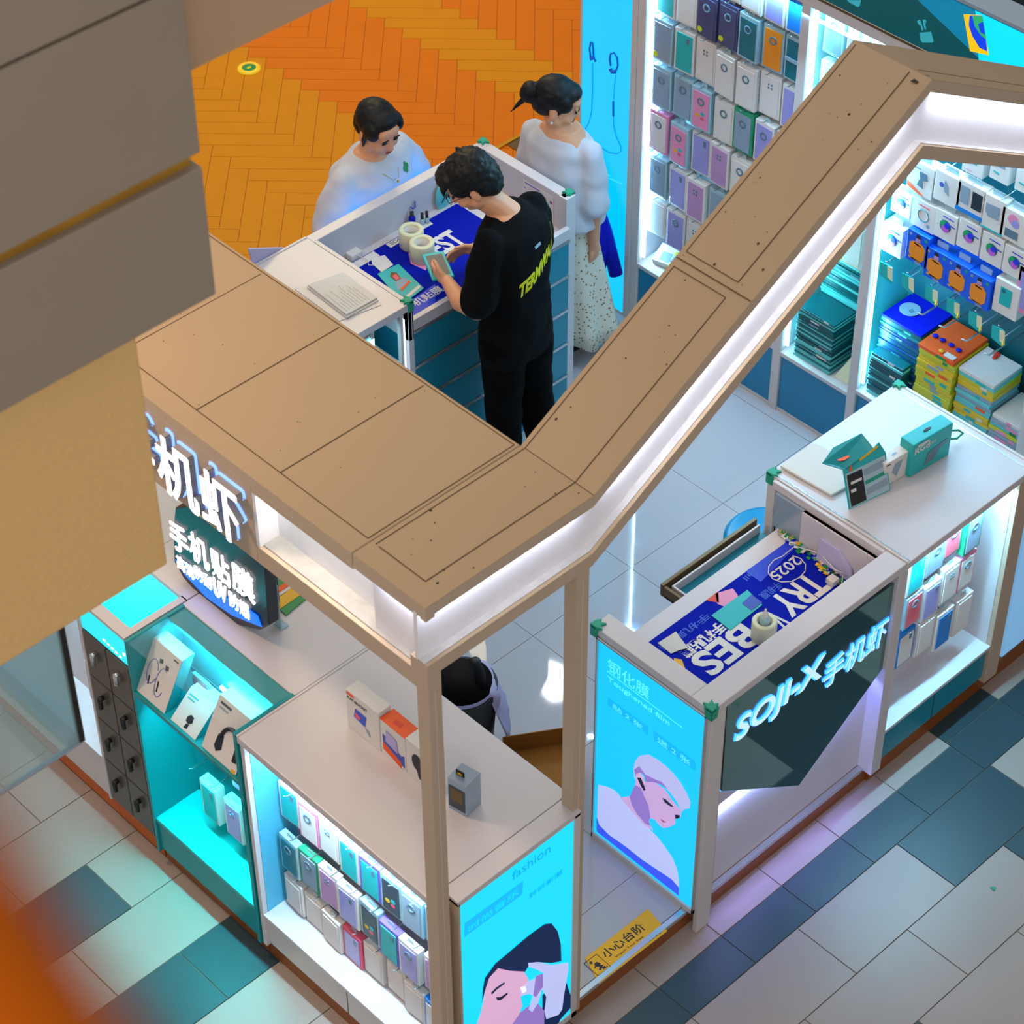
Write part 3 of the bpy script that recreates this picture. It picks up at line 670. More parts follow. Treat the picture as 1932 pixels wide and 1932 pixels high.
def st(body, a, b_, hgt, bold=.02, mt='letter_white', dep=.006):
    A = q(*a); B_ = q(*b_); m.text(body, (xs-.003, A.y, A.z), (0, -1, 0), (0, 0, 1), abs(B_.y-A.y), hgt, dep, mt, bold)
rowt = [('手', 327, 1018, 360), ('机', 363, 1040, 398), ('贴', 404, 1072, 438), ('膜', 443, 1098, 484)]
for c_, xa, yb, xb in rowt: st(c_, (xa, yb+10), (xb, yb+34), .135, .008)
st('高清', (338, 1068), (370, 1090), .062, .006); st('防刮', (372, 1088), (402, 1105), .062, .006); st('UV', (408, 1120), (432, 1135), .085, .04); st('防爆', (437, 1140), (474, 1162), .072, .006)
m.build('sign_letters', FS)
t = thing('counter_sign', 'low lit white sign standing behind the black film sign', 'sign', (.42, 1.5, 1.19))
m = MB(); m.box(.42, .44, 1.32, 1.60, 1.19, 1.64, 'dark_navy'); m.build('board', t, bevel=.003)
m = MB(); m.text('手机膜', (.419, 1.585, 1.53), (0, -1, 0), Z, .24, .085, .006, 'letter_white', .03); m.build('sign_letters', t)
t = thing('menu_card', 'green picture menu lying on the counter beside the black sign', 'card', (.45, 1.36, 1.19))
pts = [at(a, b, 'z', 1.192) for a, b in ((540, 1162), (585, 1124), (500, 1060), (462, 1090))]
m = MB(); m.slab(pts, (0, 0, .004), 'green_print'); m.build('card', t)
f = lambda s_, t_: pts[0].lerp(pts[1], s_).lerp(pts[3].lerp(pts[2], s_), t_)+Z*.0045
m = MB()
m.slab([f(.0, .15), f(.95, .1), f(.9, .3), f(0, .35)], Z*.001, 'yellow'); m.slab([f(.05, .4), f(.9, .35), f(.9, .45), f(.05, .5)], Z*.001, 'orange_print'); m.slab([f(.05, .33), f(.9, .3), f(.9, .36), f(.05, .4)], Z*.001, 'card_white')
m.slab([f(.1, .55), f(.6, .5), f(.8, .7), f(.6, .9), f(.15, .8)], Z*.001, 'coral'); m.slab([f(.3, .62), f(.55, .6), f(.6, .75), f(.35, .78)], Z*.002, 'wax'); m.build('card_print', t)
t = thing('acrylic_stand', 'narrow clear stand at the edge of the picture menu', 'stand', (.40, 1.28, 1.19))
m = MB(); m.box(.36, .363, 1.22, 1.25, 1.19, 1.40, 'clear_case'); m.box(.355, .39, 1.215, 1.255, 1.19, 1.195, 'clear_case'); m.build('panel', t)
# ================================================================== FRONT REPAIR COUNTER
SJ = thing('repair_counter', 'white service counter with a dark glass front and glowing blue letters', 'counter', (1.64, -.05, .1))
m = MB(); T0 = 1.19
m.box(1.135, 2.135, -.052, .042, 1.155, T0, 'white_lam'); m.box(1.135, 1.215, .042, .50, 1.155, T0, 'white_lam'); m.box(2.118, 2.135, .042, .56, 1.155, T0, 'white_lam')
m.build('countertop', SJ, bevel=.003)
m = MB(); m.box(1.16, 1.215, -.048, .45, .1, 1.155, 'canopy_face'); m.box(2.10, 2.135, -.05, .40, .09, 1.155, 'white_lam'); m.box(1.14, 1.21, -.05, -.03, .0, 1.155, 'white_metal'); m.build_each('side_panel', SJ, bevel=.002)
m = MB(); m.box(1.21, 2.10, .015, .03, .1, 1.155, 'white_lam'); m.build('front_panel', SJ)
m = MB(); m.box(1.215, 2.118, .03, .505, .985, 1.0, 'white_lam'); m.box(1.215, 2.118, .03, .042, 1.0, 1.155, 'white_lam'); m.box(2.105, 2.118, .042, .53, 1.0, 1.155, 'card_grey'); m.build('tray', SJ)
pg = [at(*p, 'y', -.035) for p in ((1373, 1327), (1697, 1094), (1673, 1250), (1507, 1482), (1362, 1493))]
m = MB(); m.slab(pg, (0, .008, 0), 'black_glass'); m.build('glass_panel', SJ)
m = MB()
rim = [pg[2], pg[3], pg[4]]
m.tube([p+Vector((0, .012, -.004)) for p in rim], .005, 'letter_blue', 6); m.build('light_strip', SJ)
area('panel_glow', (1.6, .0, .52), (1.6, .3, .2), .7, .02, 2.5, (.35, .45, 1)); area('panel_glow', (2.05, -.0, .6), (2.12, .05, .3), .05, .3, .6, (.2, .25, 1))
area('deck_glow', (1.65, -.02, .10), (1.65, -.5, 0), .8, .02, 1.0, (.35, .3, 1))
m = MB(); nn = Vector((0, -1, 0))
def sj(body, a, b_, h, bold, shear=0, mt='led_soft', dy=0, grow=0, dep=.012):
    A = at(*a, 'y', -.036); C_ = at(*b_, 'y', -.036)
    m.text(body, (A.x-grow, -.036+dy, A.z-grow), X, Z, C_.x-A.x+2*grow, h+2*grow, dep, mt, bold, shear=shear, side='letter_blue')
sj('SOJI-X', (1384, 1413), (1550, 1288), .145, .02, .12, 'letter_pale', dep=.006)
sj('手机虾', (1550, 1303), (1670, 1208), .130, .006, .1, 'letter_pale', dep=.006)
m.build('sign_letters', SJ)
m = MB(); sj('SOJI-X', (1384, 1413), (1550, 1288), .145, .04, .12, 'letter_blue', .002, .0035, .003); sj('手机虾', (1550, 1303), (1670, 1208), .130, .02, .1, 'letter_blue', .002, .003, .003); m.build('letter_glow', SJ)
m = MB(); m.box(1.2, 2.1, .01, .03, .0, .10, 'brown_plinth'); m.build('plinth', SJ)
m = MB(); m.box(1.60, 2.10, .508, .60, .93, .94, 'teal_drawer'); m.box(1.60, 2.10, .60, .615, .93, .985, 'brown_metal'); m.box(1.60, 1.612, .508, .60, .93, .98, 'brown_metal'); m.box(1.625, 2.09, .575, .583, .94, .98, 'white_lam'); m.box(1.625, 1.633, .51, .575, .94, .98, 'white_lam'); m.build('drawer', SJ, bevel=.0015)
def guard(x, y, z, sx, sy, parent, h=.045):
    """rubber corner guard gripping a counter corner; sx, sy point outwards"""
    m = MB(); a = .045; th = .006
    m.slab([(x+sx*th, y+sy*th, z-.004), (x+sx*th-sx*a*.45, y+sy*th, z-.004), (x+sx*th-sx*a, y+sy*th-sy*.012, z-.004), (x-sx*a*.55, y-sy*a*.3, z-.004), (x-sx*a*.8, y-sy*a*.75, z-.004), (x-sx*a*.3, y-sy*a*.6, z-.004), (x+sx*th-sx*.01, y-sy*a, z-.004), (x+sx*th, y-sy*a*.45, z-.004)], (0, 0, .014), 'green_rubber')
    m.slab([(x+sx*th, y+sy*th, z+.006), (x+sx*th, y-sy*a*.7, z+.006), (x+sx*th, y-sy*a*.55, z-h), (x+sx*th, y+sy*th, z-h)], (-sx*th*.9, 0, 0), 'green_rubber')
    m.slab([(x+sx*th, y+sy*th, z+.006), (x-sx*a*.7, y+sy*th, z+.006), (x-sx*a*.55, y+sy*th, z-h), (x+sx*th, y+sy*th, z-h)], (0, -sy*th*.9, 0), 'green_rubber')
    return m.build('corner_guard', parent, bevel=.003)
guard(1.135, .50, 1.19, -1, 1, SJ); guard(1.135, -.052, 1.19, -1, -1, SJ)
# lit advert on its left end
LM = thing('advert_lightbox', 'bright blue advert with a pale haired man on the end of the service counter', 'lightbox', (1.14, .2, .1))
m = MB(); m.box(1.128, 1.16, -.035, -.028, .1, 1.155, 'silver'); m.box(1.128, 1.16, .468, .476, .1, 1.155, 'silver'); m.box(1.128, 1.16, -.035, .476, .1, .125, 'white_metal'); m.box(1.128, 1.16, -.035, .476, 1.145, 1.155, 'silver'); m.build('frame', LM, bevel=.001)
xv = 1.136; nX = (-1, 0, 0)
m = MB(); m.box(xv, 1.158, -.029, .469, .124, 1.148, 'box_blue')
c4 = lambda p: cpx(p, 1100, 1100, 3.22)
decal(m, c4([(92,1225),(150,1238),(190,1258),(215,1280),(255,1340),(320,1410),(400,1490),(450,1540),(500,1605),(545,1670),(572,1740),(584,1810),(584,1900),(84,1508)]), 'x', xv, 'e_shirt', 1, nX)
decal(m, c4([(84,1420),(100,1470),(160,1530),(260,1600),(360,1680),(450,1740),(540,1800),(584,1850),(584,1900),(84,1508)]), 'x', xv, 'e_blue', 2, nX)
decal(m, c4([(228,1302),(285,1295),(318,1225),(325,1190),(380,1205),(430,1203),(500,1255),(545,1320),(600,1385),(592,1425),(562,1432),(560,1465),(520,1482),(488,1487),(465,1470),(440,1440),(415,1425),(402,1440),(412,1475),(428,1502),(380,1475),(320,1410),(262,1345)]), 'x', xv, 'e_skin', 3, nX)
decal(m, c4([(285,1295),(318,1225),(350,1240),(400,1350),(412,1425),(402,1440),(412,1475),(380,1460),(330,1400),(300,1350)]), 'x', xv, 'e_skin_shade', 4, nX)
decal(m, c4([(318,1200),(308,1130),(320,1080),(345,1048),(400,1040),(450,1068),(505,1110),(545,1150),(595,1210),(632,1275),(655,1330),(648,1368),(618,1372),(602,1388),(575,1330),(530,1268),(470,1215),(430,1205),(385,1205),(372,1160),(345,1150),(326,1170)]), 'x', xv, 'e_hair', 5, nX)
decal(m, c4([(315,1130),(345,1110),(380,1160),(440,1190),(480,1205),(520,1250),(470,1218),(430,1207),(385,1205),(372,1160),(345,1150),(322,1175)]), 'x', xv, 'e_skin_shade', 6, nX)
decal(m, c4([(324,1160),(350,1150),(372,1178),(375,1215),(352,1232),(334,1215)]), 'x', xv, 'e_face', 7, nX)
decal(m, c4([(332,1178),(356,1182),(370,1215),(384,1255),(372,1258),(352,1222)]), 'x', xv, 'e_dark', 8, nX)
decal(m, c4([(485,1305),(505,1312),(535,1340),(555,1360),(530,1352),(500,1330)]), 'x', xv, 'e_dark', 6, nX)
decal(m, c4([(562,1405),(590,1408),(590,1425),(565,1430)]), 'x', xv, 'e_dark', 6, nX)
decal(m, c4([(472,1430),(495,1445),(515,1450),(490,1452)]), 'x', xv, 'pink_deep', 6, nX)
decal(m, c4([(430,895),(685,1085),(685,1145),(430,955)]), 'x', xv, 'e_band', 1, nX); decal(m, c4([(150,690),(395,870),(395,925),(150,740)]), 'x', xv, 'e_band', 1, nX)
Q4 = lambda a, b: (1100+a/3.22, 1100+b/3.22)
xt = xv-.0006
for body, a, b_, h in (('钢化膜', (150, 530), (400, 700), .062), ('Toughened film', (150, 600), (525, 870), .03), ('送 2 张', (450, 965), (650, 1110), .03), ('贴 2 张', (180, 760), (360, 890), .026)):
    wall_text(m, body, Q4(*a), Q4(*b_), h, 'x', xt, -Y, 'e_text')
decal(m, c4([(145, 530), (605, 877), (605, 881), (145, 534)]), 'x', xv, 'e_text', 2, nX)
m.build('poster', LM)
# printed mat and the things in the tray
def print_mat(name, label, P0, ux, uy, Lx, Ly, z, rev, items):
    t = thing(name, label, 'mat', (P0[0], P0[1], z)); O_ = Vector((P0[0], P0[1], z)); ux = Vector(ux); uy = Vector(uy)
    m = MB(); m.slab([O_, O_+ux*Lx, O_+ux*Lx+uy*Ly, O_+uy*Ly], Z*.003, 'mat_blue'); m.build('mat', t, bevel=.001)
    m = MB()
    for kind, *r_ in items:
        f = lambda s_, t_: O_+ux*(Lx*s_)+uy*(Ly*t_)+Z*.0032
        if kind == 'p': m.slab([f(a, b) for a, b in r_[1]], Z*.0006, r_[0])
        if kind == 't':
            mt, body, s_, t_, w_, h_ = r_; m.text(body, f(s_, t_)+Z*.0004, ux, uy, w_*Lx, h_*Ly, .0008, mt, .03 if h_ > .15 else .01)
    m.build('mat_print', t); return t
mat('mat_blue2', '#1038d8', .5)
# mat as read from inside the kiosk: its lettering is upside down from the walkway
it = [('p', 'mat_blue2', [(0, 0), (.30, 0), (.30, .22), (0, .12)]), ('t', 'card_white', 'TRY', .10, .46, .27, .36), ('t', 'card_white', 'V', .395, .58, .05, .3), ('t', 'card_white', 'BES', .555, .46, .33, .36),
      ('t', 'paper', '2025', .07, .20, .17, .14), ('t', 'blue_print', 'Sesy Sail', .14, .02, .2, .09), ('t', 'blue_print', '手机膜', .25, .33, .12, .11), ('t', 'card_white', '手机贴膜', .62, .30, .26, .16), ('t', 'blue_print', '手机贴膜', .62, .12, .3, .1),
      ('p', 'pink', [(.42, .08), (.50, .0), (.54, .12), (.52, .3), (.45, .28)]), ('p', 'red', [(.48, .0), (.56, .0), (.53, .12)]), ('p', 'ink', [(.46, .66), (.56, .62), (.60, .8), (.52, .86)]), ('p', 'yellow', [(.92, .35), (.99, .6), (.97, .7), (.90, .42)])]
print_mat('work_mat', 'blue printed work mat with big white letters in the front service counter', (2.09, .433), (-1, 0, 0), (0, -1, 0), .80, .33, 1.0, 1, it)
def tape(px, py, z, label, r=.045, h=.085, full=False):
    c_ = at(px, py, 'z', z); t = thing('tape_roll', label, 'tape roll', (c_.x, c_.y, z))
    m = MB().lathe([(r*.93, 0), (r, .004), (r, h-.004), (r*.95, h), (r*.62, h), (r*.60, h-.003), (r*.60, .003), (r*.93, 0)], (c_.x, c_.y, z), 'wax', 36); m.build('tape', t)
    m = MB().lathe([(r*.60, .002), (r*.60, h-.008), (r*.57, h-.008), (r*.57, .002), (r*.60, .002)], (c_.x, c_.y, z), 'paper', 28); m.build('core', t); return c_
c_ = tape(1440, 1203, 1.0035, 'wide roll of pale yellow tape standing in the front service counter')
t = thing('dropper_bottle', 'small clear squeeze bottle standing inside the front tape roll', 'bottle', (c_.x, c_.y, 1.0))
m = MB().lathe([(0, .05), (.018, .05), (.019, .095), (.016, .105), (.009, .11), (0, .11)], (c_.x, c_.y, 1.0), 'clear_case', 20); m.build('bottle_body', t)
m = MB().lathe([(.010, .108), (.011, .122), (.006, .128), (.0035, .145), (0, .147)], (c_.x, c_.y, 1.0), 'card_white', 16); m.build('nozzle', t)
c_ = at(1388, 1152, 'z', 1.004); t = thing('screen_film_pack', 'teal card sleeve with a dark blue window lying on the front work mat', 'film pack', (c_.x, c_.y, 1.0035))
pk = [at(a, b, 'z', 1.004) for a, b in ((1342, 1162), (1378, 1190), (1438, 1142), (1410, 1114))]
m = MB().slab(pk, (0, 0, .003), 'teal_card'); m.build('sleeve', t)
pk = [at(a, b, 'z', 1.0075) for a, b in ((1400, 1138), (1418, 1152), (1438, 1137), (1418, 1122))]; m = MB().slab(pk, (0, 0, .0008), 'ink_blue'); m.build('window', t)
t = thing('paper_slip', 'folded white slip of paper near the left end of the front work mat', 'paper', (1.32, .3, 1.004))
m = MB(); k_ = [at(a, b, 'z', 1.006) for a, b in ((1241, 1213), (1266, 1233), (1298, 1222), (1275, 1196))]; m.add([k_[0], k_[1], (k_[1]+k_[2])/2+Z*.004, k_[2], k_[3]+Z*.012], [(0, 1, 2, 3, 4)], 'paper'); m.v += [tuple(Vector(v_)-Z*.0015) for v_ in m.v]; m.f.append([9, 8, 7, 6, 5]); m.m.append(0); m.sm.append(False)
for a_ in range(5): m.f.append([a_, 5+a_, 5+(a_+1) % 5, (a_+1) % 5]); m.m.append(0); m.sm.append(False)
m.build('sheet', t)
t = thing('charging_cable', 'thin white cable coiled over the blue mat in the front service counter', 'cable', (2.0, .3, 1.01))
pc = [(1540, 1100), (1530, 1085), (1545, 1072), (1562, 1070)]
m = MB(); cc = at(1485, 1070, 'z', 1.02); pts = [at(1600, 1085, 'z', 1.03), at(1575, 1075, 'z', 1.06), at(1555, 1040, 'z', 1.03), at(1500, 1030, 'z', 1.02)]
pts += [Vector((cc.x+.075*math.cos(R_(60+k*30)), cc.y+.062*math.sin(R_(60+k*30)), 1.012)) for k in range(12)]
pts = [Vector((min(q_.x, 2.09), q_.y, q_.z)) for q_ in pts]; m.tube(pts, .002, 'card_white', 6); m.tube([at(1590, 1085, 'z', 1.03), at(1588, 1102, 'z', 1.01), at(1570, 1104, 'z', 1.008)], .002, 'card_white', 6); m.build('cord', t)
p = at(1570, 1100, 'z', 1.004); m = MB().box(p.x-.018, p.x+.018, p.y-.018, p.y+.018, 1.004, 1.03, 'card_white'); m.build('plug', t, bevel=.004)
t = thing('clip_stand', 'pale lilac plastic clip leaning in the right end of the service counter', 'clip', (2.08, .2, 1.0))
m = MB(); a = Vector((2.075, .30, 1.0)); m.slab([a, a+Vector((0, -.17, 0)), a+Vector((.015, -.15, .05)), a+Vector((.015, -.09, .10)), a+Vector((.015, .0, .10))], (.012, 0, 0), 'paper_violet'); m.build('clip', t, bevel=.004)
def scatter_bits(name, label, cat, pxs, z, mts, parts=1, s=.02):
    for k, (px, py) in enumerate(pxs):
        c_ = at(px, py, 'z', z); t = thing(name, label[k] if isinstance(label, list) else label, cat, (c_.x, c_.y, z), None if isinstance(label, list) else label)
        m = MB(); m.slab(ringpoly(c_, X, Y, s*(1+.3*(k % 3)), s*.7, 9), Z*.004, mts[k % len(mts)]); m.slab(ringpoly(c_+Z*.004, X, Y, s*.5, s*.35, 7), Z*.003, mts[(k+1) % len(mts)]); m.build('body', t)
t = thing('scrap_heap', 'green and white scraps of film at the right end of the front service tray', 'scraps', (2.08, .3, 1.0))
m = MB(); rr = random.Random(5)
for k in range(90):
    c0 = at(1468+rr.random()*120, 0, 'z', 1.0); f_ = rr.random(); px, py = 1474+f_*118, 1000+f_*100+rr.uniform(-8, 10); c_ = at(px, py, 'z', 1.004+rr.random()*.006)
    if c_.y > .50 or c_.x > 2.10: continue
    a_ = rr.uniform(0, 3); ux = Vector((math.cos(a_), math.sin(a_), 0)); uy = Vector((-math.sin(a_), math.cos(a_), rr.uniform(-.3, .3)))
    s1, s2 = rr.uniform(.006, .018), rr.uniform(.004, .01); m.slab([c_-ux*s1-uy*s2, c_+ux*s1-uy*s2, c_+ux*s1+uy*s2, c_-ux*s1+uy*s2], Z*.0015, rr.choice(['green_print', 'card_white', 'ink', 'yellow', 'deep_blue', 'green_print', 'card_grey']))
o = m.build('scraps', t); t['kind'] = 'stuff'
# ================================================================== FRONT RIGHT DISPLAY
L5 = thing('display_counter', 'white display counter right of the glowing letters, phone cases on long hooks', 'counter', (2.5, -.05, 0))
m = MB(); m.box(2.137, 2.872, -.055, .60, 1.155, 1.19, 'white_lam'); m.build('countertop', L5, bevel=.003)
m = MB(); m.box(2.137, 2.145, -.05, .60, 1.19, 1.194, 'white_metal'); m.box(2.15, 2.156, -.05, .60, 1.19, 1.192, 'silver'); m.box(2.86, 2.872, -.05, .6, 1.19, 1.193, 'white_metal'); m.box(2.83, 2.836, -.05, .6, 1.19, 1.191, 'silver'); m.build_each('edge_trim', L5)
m = MB(); m.box(2.137, 2.155, -.05, .12, .09, 1.155, 'white_lam'); m.box(2.785, 2.865, -.05, .12, .09, 1.155, 'canopy_face'); m.build_each('side_panel', L5, bevel=.002)
B(2.781, 2.785, -.03, .095, .302, 1.155, 'white_lam').build('inner_lining', L5)
m = MB(); m.box(2.155, 2.785, .095, .11, .3, 1.155, 'white_lam'); m.build('back_panel', L5)
m = MB(); m.box(2.14, 2.15, .12, .56, .985, 1.155, 'card_grey'); m.box(2.15, 2.16, .56, .595, .1, 1.155, 'white_metal'); m.box(2.15, 2.16, .1, .55, .3, .98, 'white_lam'); m.build_each('inner_panel', L5, bevel=.001)
m = B(2.155, 2.785, -.05, .11, .285, .302, 'white_lam'); m.build('shelf', L5, bevel=.002)
m = MB(); m.box(2.155, 2.785, -.035, -.02, .12, .285, 'teal_drawer'); m.box(2.47, 2.473, -.036, -.034, .12, .285, 'near_black'); m.build('kickboard', L5)
m = MB(); m.box(2.137, 3.9, -.012, .02, .0, .10, 'brown_plinth'); m.build('plinth', L5)
m = MB(); m.box(2.17, 2.77, -.03, -.018, 1.142, 1.152, 'led'); m.build('light_strip', L5)
area('counter_lamp', (2.47, -.02, 1.13), (2.47, .05, .3), .6, .02, 9, (.30, .74, 1), 150)
guard(2.14, .60, 1.19, -1, 1, L5); guard(2.872, .60, 1.19, 1, 1, L5, .02)
m = MB(); m.box(2.14, 2.18, .56, .60, .1, 1.155, 'white_metal'); m.build('leg', L5, bevel=.002)
hk = MB(); r5 = lambda a, b: (1380+a/3.5, 700+b/3.5)
cs = [('teal_window', 1145, 1500, .165, 'top'), ('grey_ring', 1285, 1380, .15, 'top'), ('red_case', 1400, 1262, .14, 'top'), ('green_side', 1515, 1225, .17, 'top'),
      ('red_case', 1120, 1715, .15, 'middle'), ('lav', 1238, 1665, .165, 'middle'), ('four_lens', 1362, 1550, .165, 'middle'), ('pink', 1475, 1470, .16, 'middle'),
      ('blue_edge', 1075, 1975, .16, 'lowest'), ('plain', 1200, 1893, .165, 'lowest'), ('blue_big', 1315, 1850, .175, 'lowest'), ('plain', 1450, 1760, .175, 'lowest')]
for k, (kd, a, b, h_, rw) in enumerate(cs):
    p = at(*r5(a, b), 'y', .01)
    pack(kd, max(p.x, 2.158), .008+rnd.uniform(-.008, .008), max(p.z, .306), 0, '%s from the left, %s row' % (ORD[k % 4], rw), 'phone cases hanging in the right front counter', w_=.097, h=h_+.012, d=.03)
    o = Vector((p.x+.045, .095, p.z+h_+.008)); mirror_hook(hk, o, (0, -1, 0))
hk.build_each('hook', L5)
# things on it
t = thing('notebook', 'open cream notebook lying on the left end of the right counter', 'notebook', (2.25, .5, 1.194))
pk = [at(a, b, 'z', 1.194) for a, b in ((1472, 882), (1568, 937), (1600, 920), (1588, 895), (1560, 850), (1535, 838))]
m = MB().slab(pk, (0, 0, .010), 'paper'); m.build('pages', t, bevel=.002)
t = thing('carry_box', 'teal carry box lettered RGd with a cord loop, on the right counter', 'box', (2.5, .3, 1.19))
a = at(1715, 902, 'z', 1.191); b_ = at(1790, 858, 'z', 1.191); dv = (b_-a); wd = dv.length; ux = dv.normalized(); nb = Vector((-ux.y, ux.x, 0)); H_ = .155; D_ = .065
bs = [a, b_, b_+nb*D_, a+nb*D_]
m = MB().slab(bs, (0, 0, H_), 'teal_card'); m.build('carton', t, bevel=.004)
m = MB(); m.text('RGd', a+ux*.012+Z*.105-nb*.0005, ux, Z, .075, .028, .001, 'card_white', .02); m.text('LIGHT', a+ux*.09+Z*.112-nb*.0005, ux, Z, .03, .012, .001, 'card_white')
f = lambda s_, t_: a+ux*(wd*s_)+Z*(H_*t_)-nb*.001
m.slab([f(.35, .15), f(.6, .2), f(.72, .45), f(.9, .5), f(.88, .62), f(.65, .55), f(.42, .5)], -nb*.0006, 'ring_grey'); m.slab([f(.12, .86), f(.4, .86), f(.4, .93), f(.12, .93)], -nb*.0006, 'card_white'); m.build('front_print', t)
cq = (a+b_)/2+nb*D_/2+Z*(H_+.001); m = MB().slab(ringpoly(cq, ux, nb, .02, .006, 14), Z*.001, 'ink'); m.build('handle_slot', t)
m = MB(); e = b_+nb*.03+Z*.05; m.tube([e, e+ux*.03+Z*.03, e+ux*.07+Z*.01, e+ux*.1-Z*.02, e+ux*.07-Z*.03, e+ux*.03-Z*.01, e], .004, 'green_rubber', 7); m.tube([e+ux*.004, e+ux*.016-Z*.02], .012, 'teal_card', 8); m.build('cord_loop', t)
t = thing('gadget_box', 'small white upright carton between the teal card and the teal carry box', 'box', (2.4, .3, 1.19))
a = at(1665, 922, 'z', 1.191); b_ = at(1713, 893, 'z', 1.191); dv = b_-a; ux = dv.normalized(); nb = Vector((-ux.y, ux.x, 0))
m = MB().slab([a, b_, b_+nb*.045, a+nb*.045], (0, 0, .115), 'card_white'); m.build('carton', t, bevel=.002)
m = MB(); m.slab([a+nb*(.01)+Z*.05-ux*.0006, a+nb*.02+Z*.05-ux*.0006, a+nb*.02+Z*.055-ux*.0006], -ux*.0005, 'ink')
f = lambda s_, t_: a+ux*(dv.length*s_)+Z*(.115*t_)-nb*.0006; m.slab([f(.3, .5), f(.4, .8), f(.7, .8), f(.6, .45), f(.5, .2)], -nb*.0005, 'card_grey'); m.slab([f(.05, .88), f(.2, .88), f(.2, .92), f(.05, .92)], -nb*.0006, 'ink'); m.build('front_print', t)
m = MB(); cq = a.lerp(b_, .5)+nb*.022+Z*.116; m.slab(ringpoly(cq, ux, nb, .013, .005, 10), Z*.001, 'card_grey'); m.build('hang_slot', t)
t = thing('display_card', 'teal folding price card with a black strip, tilted on the right counter', 'display card', (2.3, .3, 1.19))
A = at(1602, 962, 'z', 1.192); Bq = at(1680, 925, 'z', 1.192); ux = (Bq-A).normalized(); wd = (Bq-A).length; nb = Vector((-ux.y, ux.x, 0)); up = (Z*.95+nb*.35).normalized(); H_ = .20
f = lambda s_, t_, l=0: A+ux*(wd*s_)+up*(H_*t_)-(ux.cross(up)*-1)*l if False else A+ux*(wd*s_)+up*(H_*t_)+ux.cross(up)*l
m = MB().slab([f(0, 0), f(1, 0), f(1.02, .75), f(.9, 1), f(.75, .93), f(.2, .75), f(0, .8)], nb*.004, 'teal_card'); m.build('front_card', t, bevel=.001)
m = MB(); m.slab([f(.06, .04, .001), f(.42, .04, .001), f(.42, .66, .001), (f(.06, .66, .001))], ux.cross(up)*.001, 'black'); m.slab([f(.03, .02, .0005), f(.98, .02, .0005), f(.98, .72, .0005), f(.03, .70, .0005)], ux.cross(up)*.0004, 'clear_case')
m.slab([f(.45, .5, .001), f(.95, .52, .001), f(.95, .65, .001), f(.45, .62, .001)], ux.cross(up)*.001, 'card_grey'); m.slab([f(.45, .12, .001), f(.95, .14, .001), f(.95, .27, .001), f(.45, .24, .001)], ux.cross(up)*.001, 'card_grey'); m.slab([f(.45, .33, .001), f(.95, .35, .001), f(.95, .42, .001), f(.45, .40, .001)], ux.cross(up)*.001, 'green_rubber')
m.slab([f(.1, .30, .002), f(.22, .30, .002), f(.22, .36, .002), f(.1, .36, .002)], ux.cross(up)*.001, 'card_white'); m.slab([f(.12, .46, .002), f(.38, .46, .002), f(.38, .51, .002), f(.12, .51, .002)], ux.cross(up)*.001, 'card_white'); m.slab([f(.4, .82, .001), f(.85, .92, .001), f(.85, .96, .001), f(.4, .86, .001)], ux.cross(up)*.001, 'yellow'); m.slab([f(.12, .72, .001), f(.2, .72, .001), f(.18, .84, .001)], ux.cross(up)*.001, 'orange_print'); m.build('card_print', t)
m = MB(); bk = [f(0, .8), f(.2, .75), f(.75, .93), f(.75, .93)+nb*.07+Z*.02, f(.1, .8)+nb*.085+Z*.03, f(-.3, .8)+nb*.05+Z*.02]; m.slab(bk, Z*.003, 'teal_paint'); c_ = (bk[1]+bk[4])/2+Z*.006; m.slab(ringpoly(c_+nb*.0, ux, nb, .03, .018, 8), Z*.002, 'orange_print'); m.slab(ringpoly(c_+ux*.03+nb*.02, ux, nb, .012, .012, 8), Z*.0025, 'ink_blue'); m.build('back_flap', t)
# next unit to the right
L6 = thing('display_counter', 'pale blue lit counter cut off by the right edge of the photo', 'counter', (3.3, -.05, 0))
m = MB(); m.box(2.878, 3.38, -.03, .08, .14, 1.06, 'white_lam'); m.build('body', L6, bevel=.003)
mat('pale_panel', '#8cc8f0', .3, emit=.45, ecol=(.25, .55, .95))
m = MB(); m.box(2.89, 3.38, -.045, -.031, .16, .90, 'pale_panel'); m.build('lower_panel', L6); m = MB(); m.box(2.90, 3.38, -.049, -.031, .92, 1.055, 'box_cyan'); m.build('lit_panel', L6)
# ================================================================== CAUTION STICKER
t = thing('floor_sticker', 'yellow watch your step sticker on the kiosk entrance', 'sticker', (.85, .05, .1))
k_ = [at(a, b, 'z', .102) for a, b in ((1130, 1856), (1259, 1757), (1222, 1715), (1104, 1808))]; m = MB().slab(k_, Z*.0012, 'caution'); m.build('sheet', t)
o = k_[0]; ux = (k_[1]-k_[0]).normalized(); uy = Z.cross(ux); Lx = (k_[1]-k_[0]).length; Ly = (k_[3]-k_[0]).length
f = lambda s_, t_: o+ux*Lx*s_+uy*Ly*t_+Z*.0013
m = MB(); m.text('小心台阶', f(.28, .48), ux, uy, Lx*.58, Ly*.34, .0006, 'ink', .01); m.text('Watch Your Step', f(.36, .30), ux, uy, Lx*.4, Ly*.09, .0006, 'ink')
for k in range(6): m.slab([f(.66+k*.05, .08), f(.685+k*.05, .08), f(.70+k*.05, .26), f(.675+k*.05, .26)], Z*.0006, 'ink')
bx = [(.06, .22), (.24, .22), (.24, .82), (.06, .82)]
for (a, b), (c, d) in zip(bx, bx[1:]+bx[:1]): m.tube([f(a, b), f(c, d)], .0012, 'ink', 4)
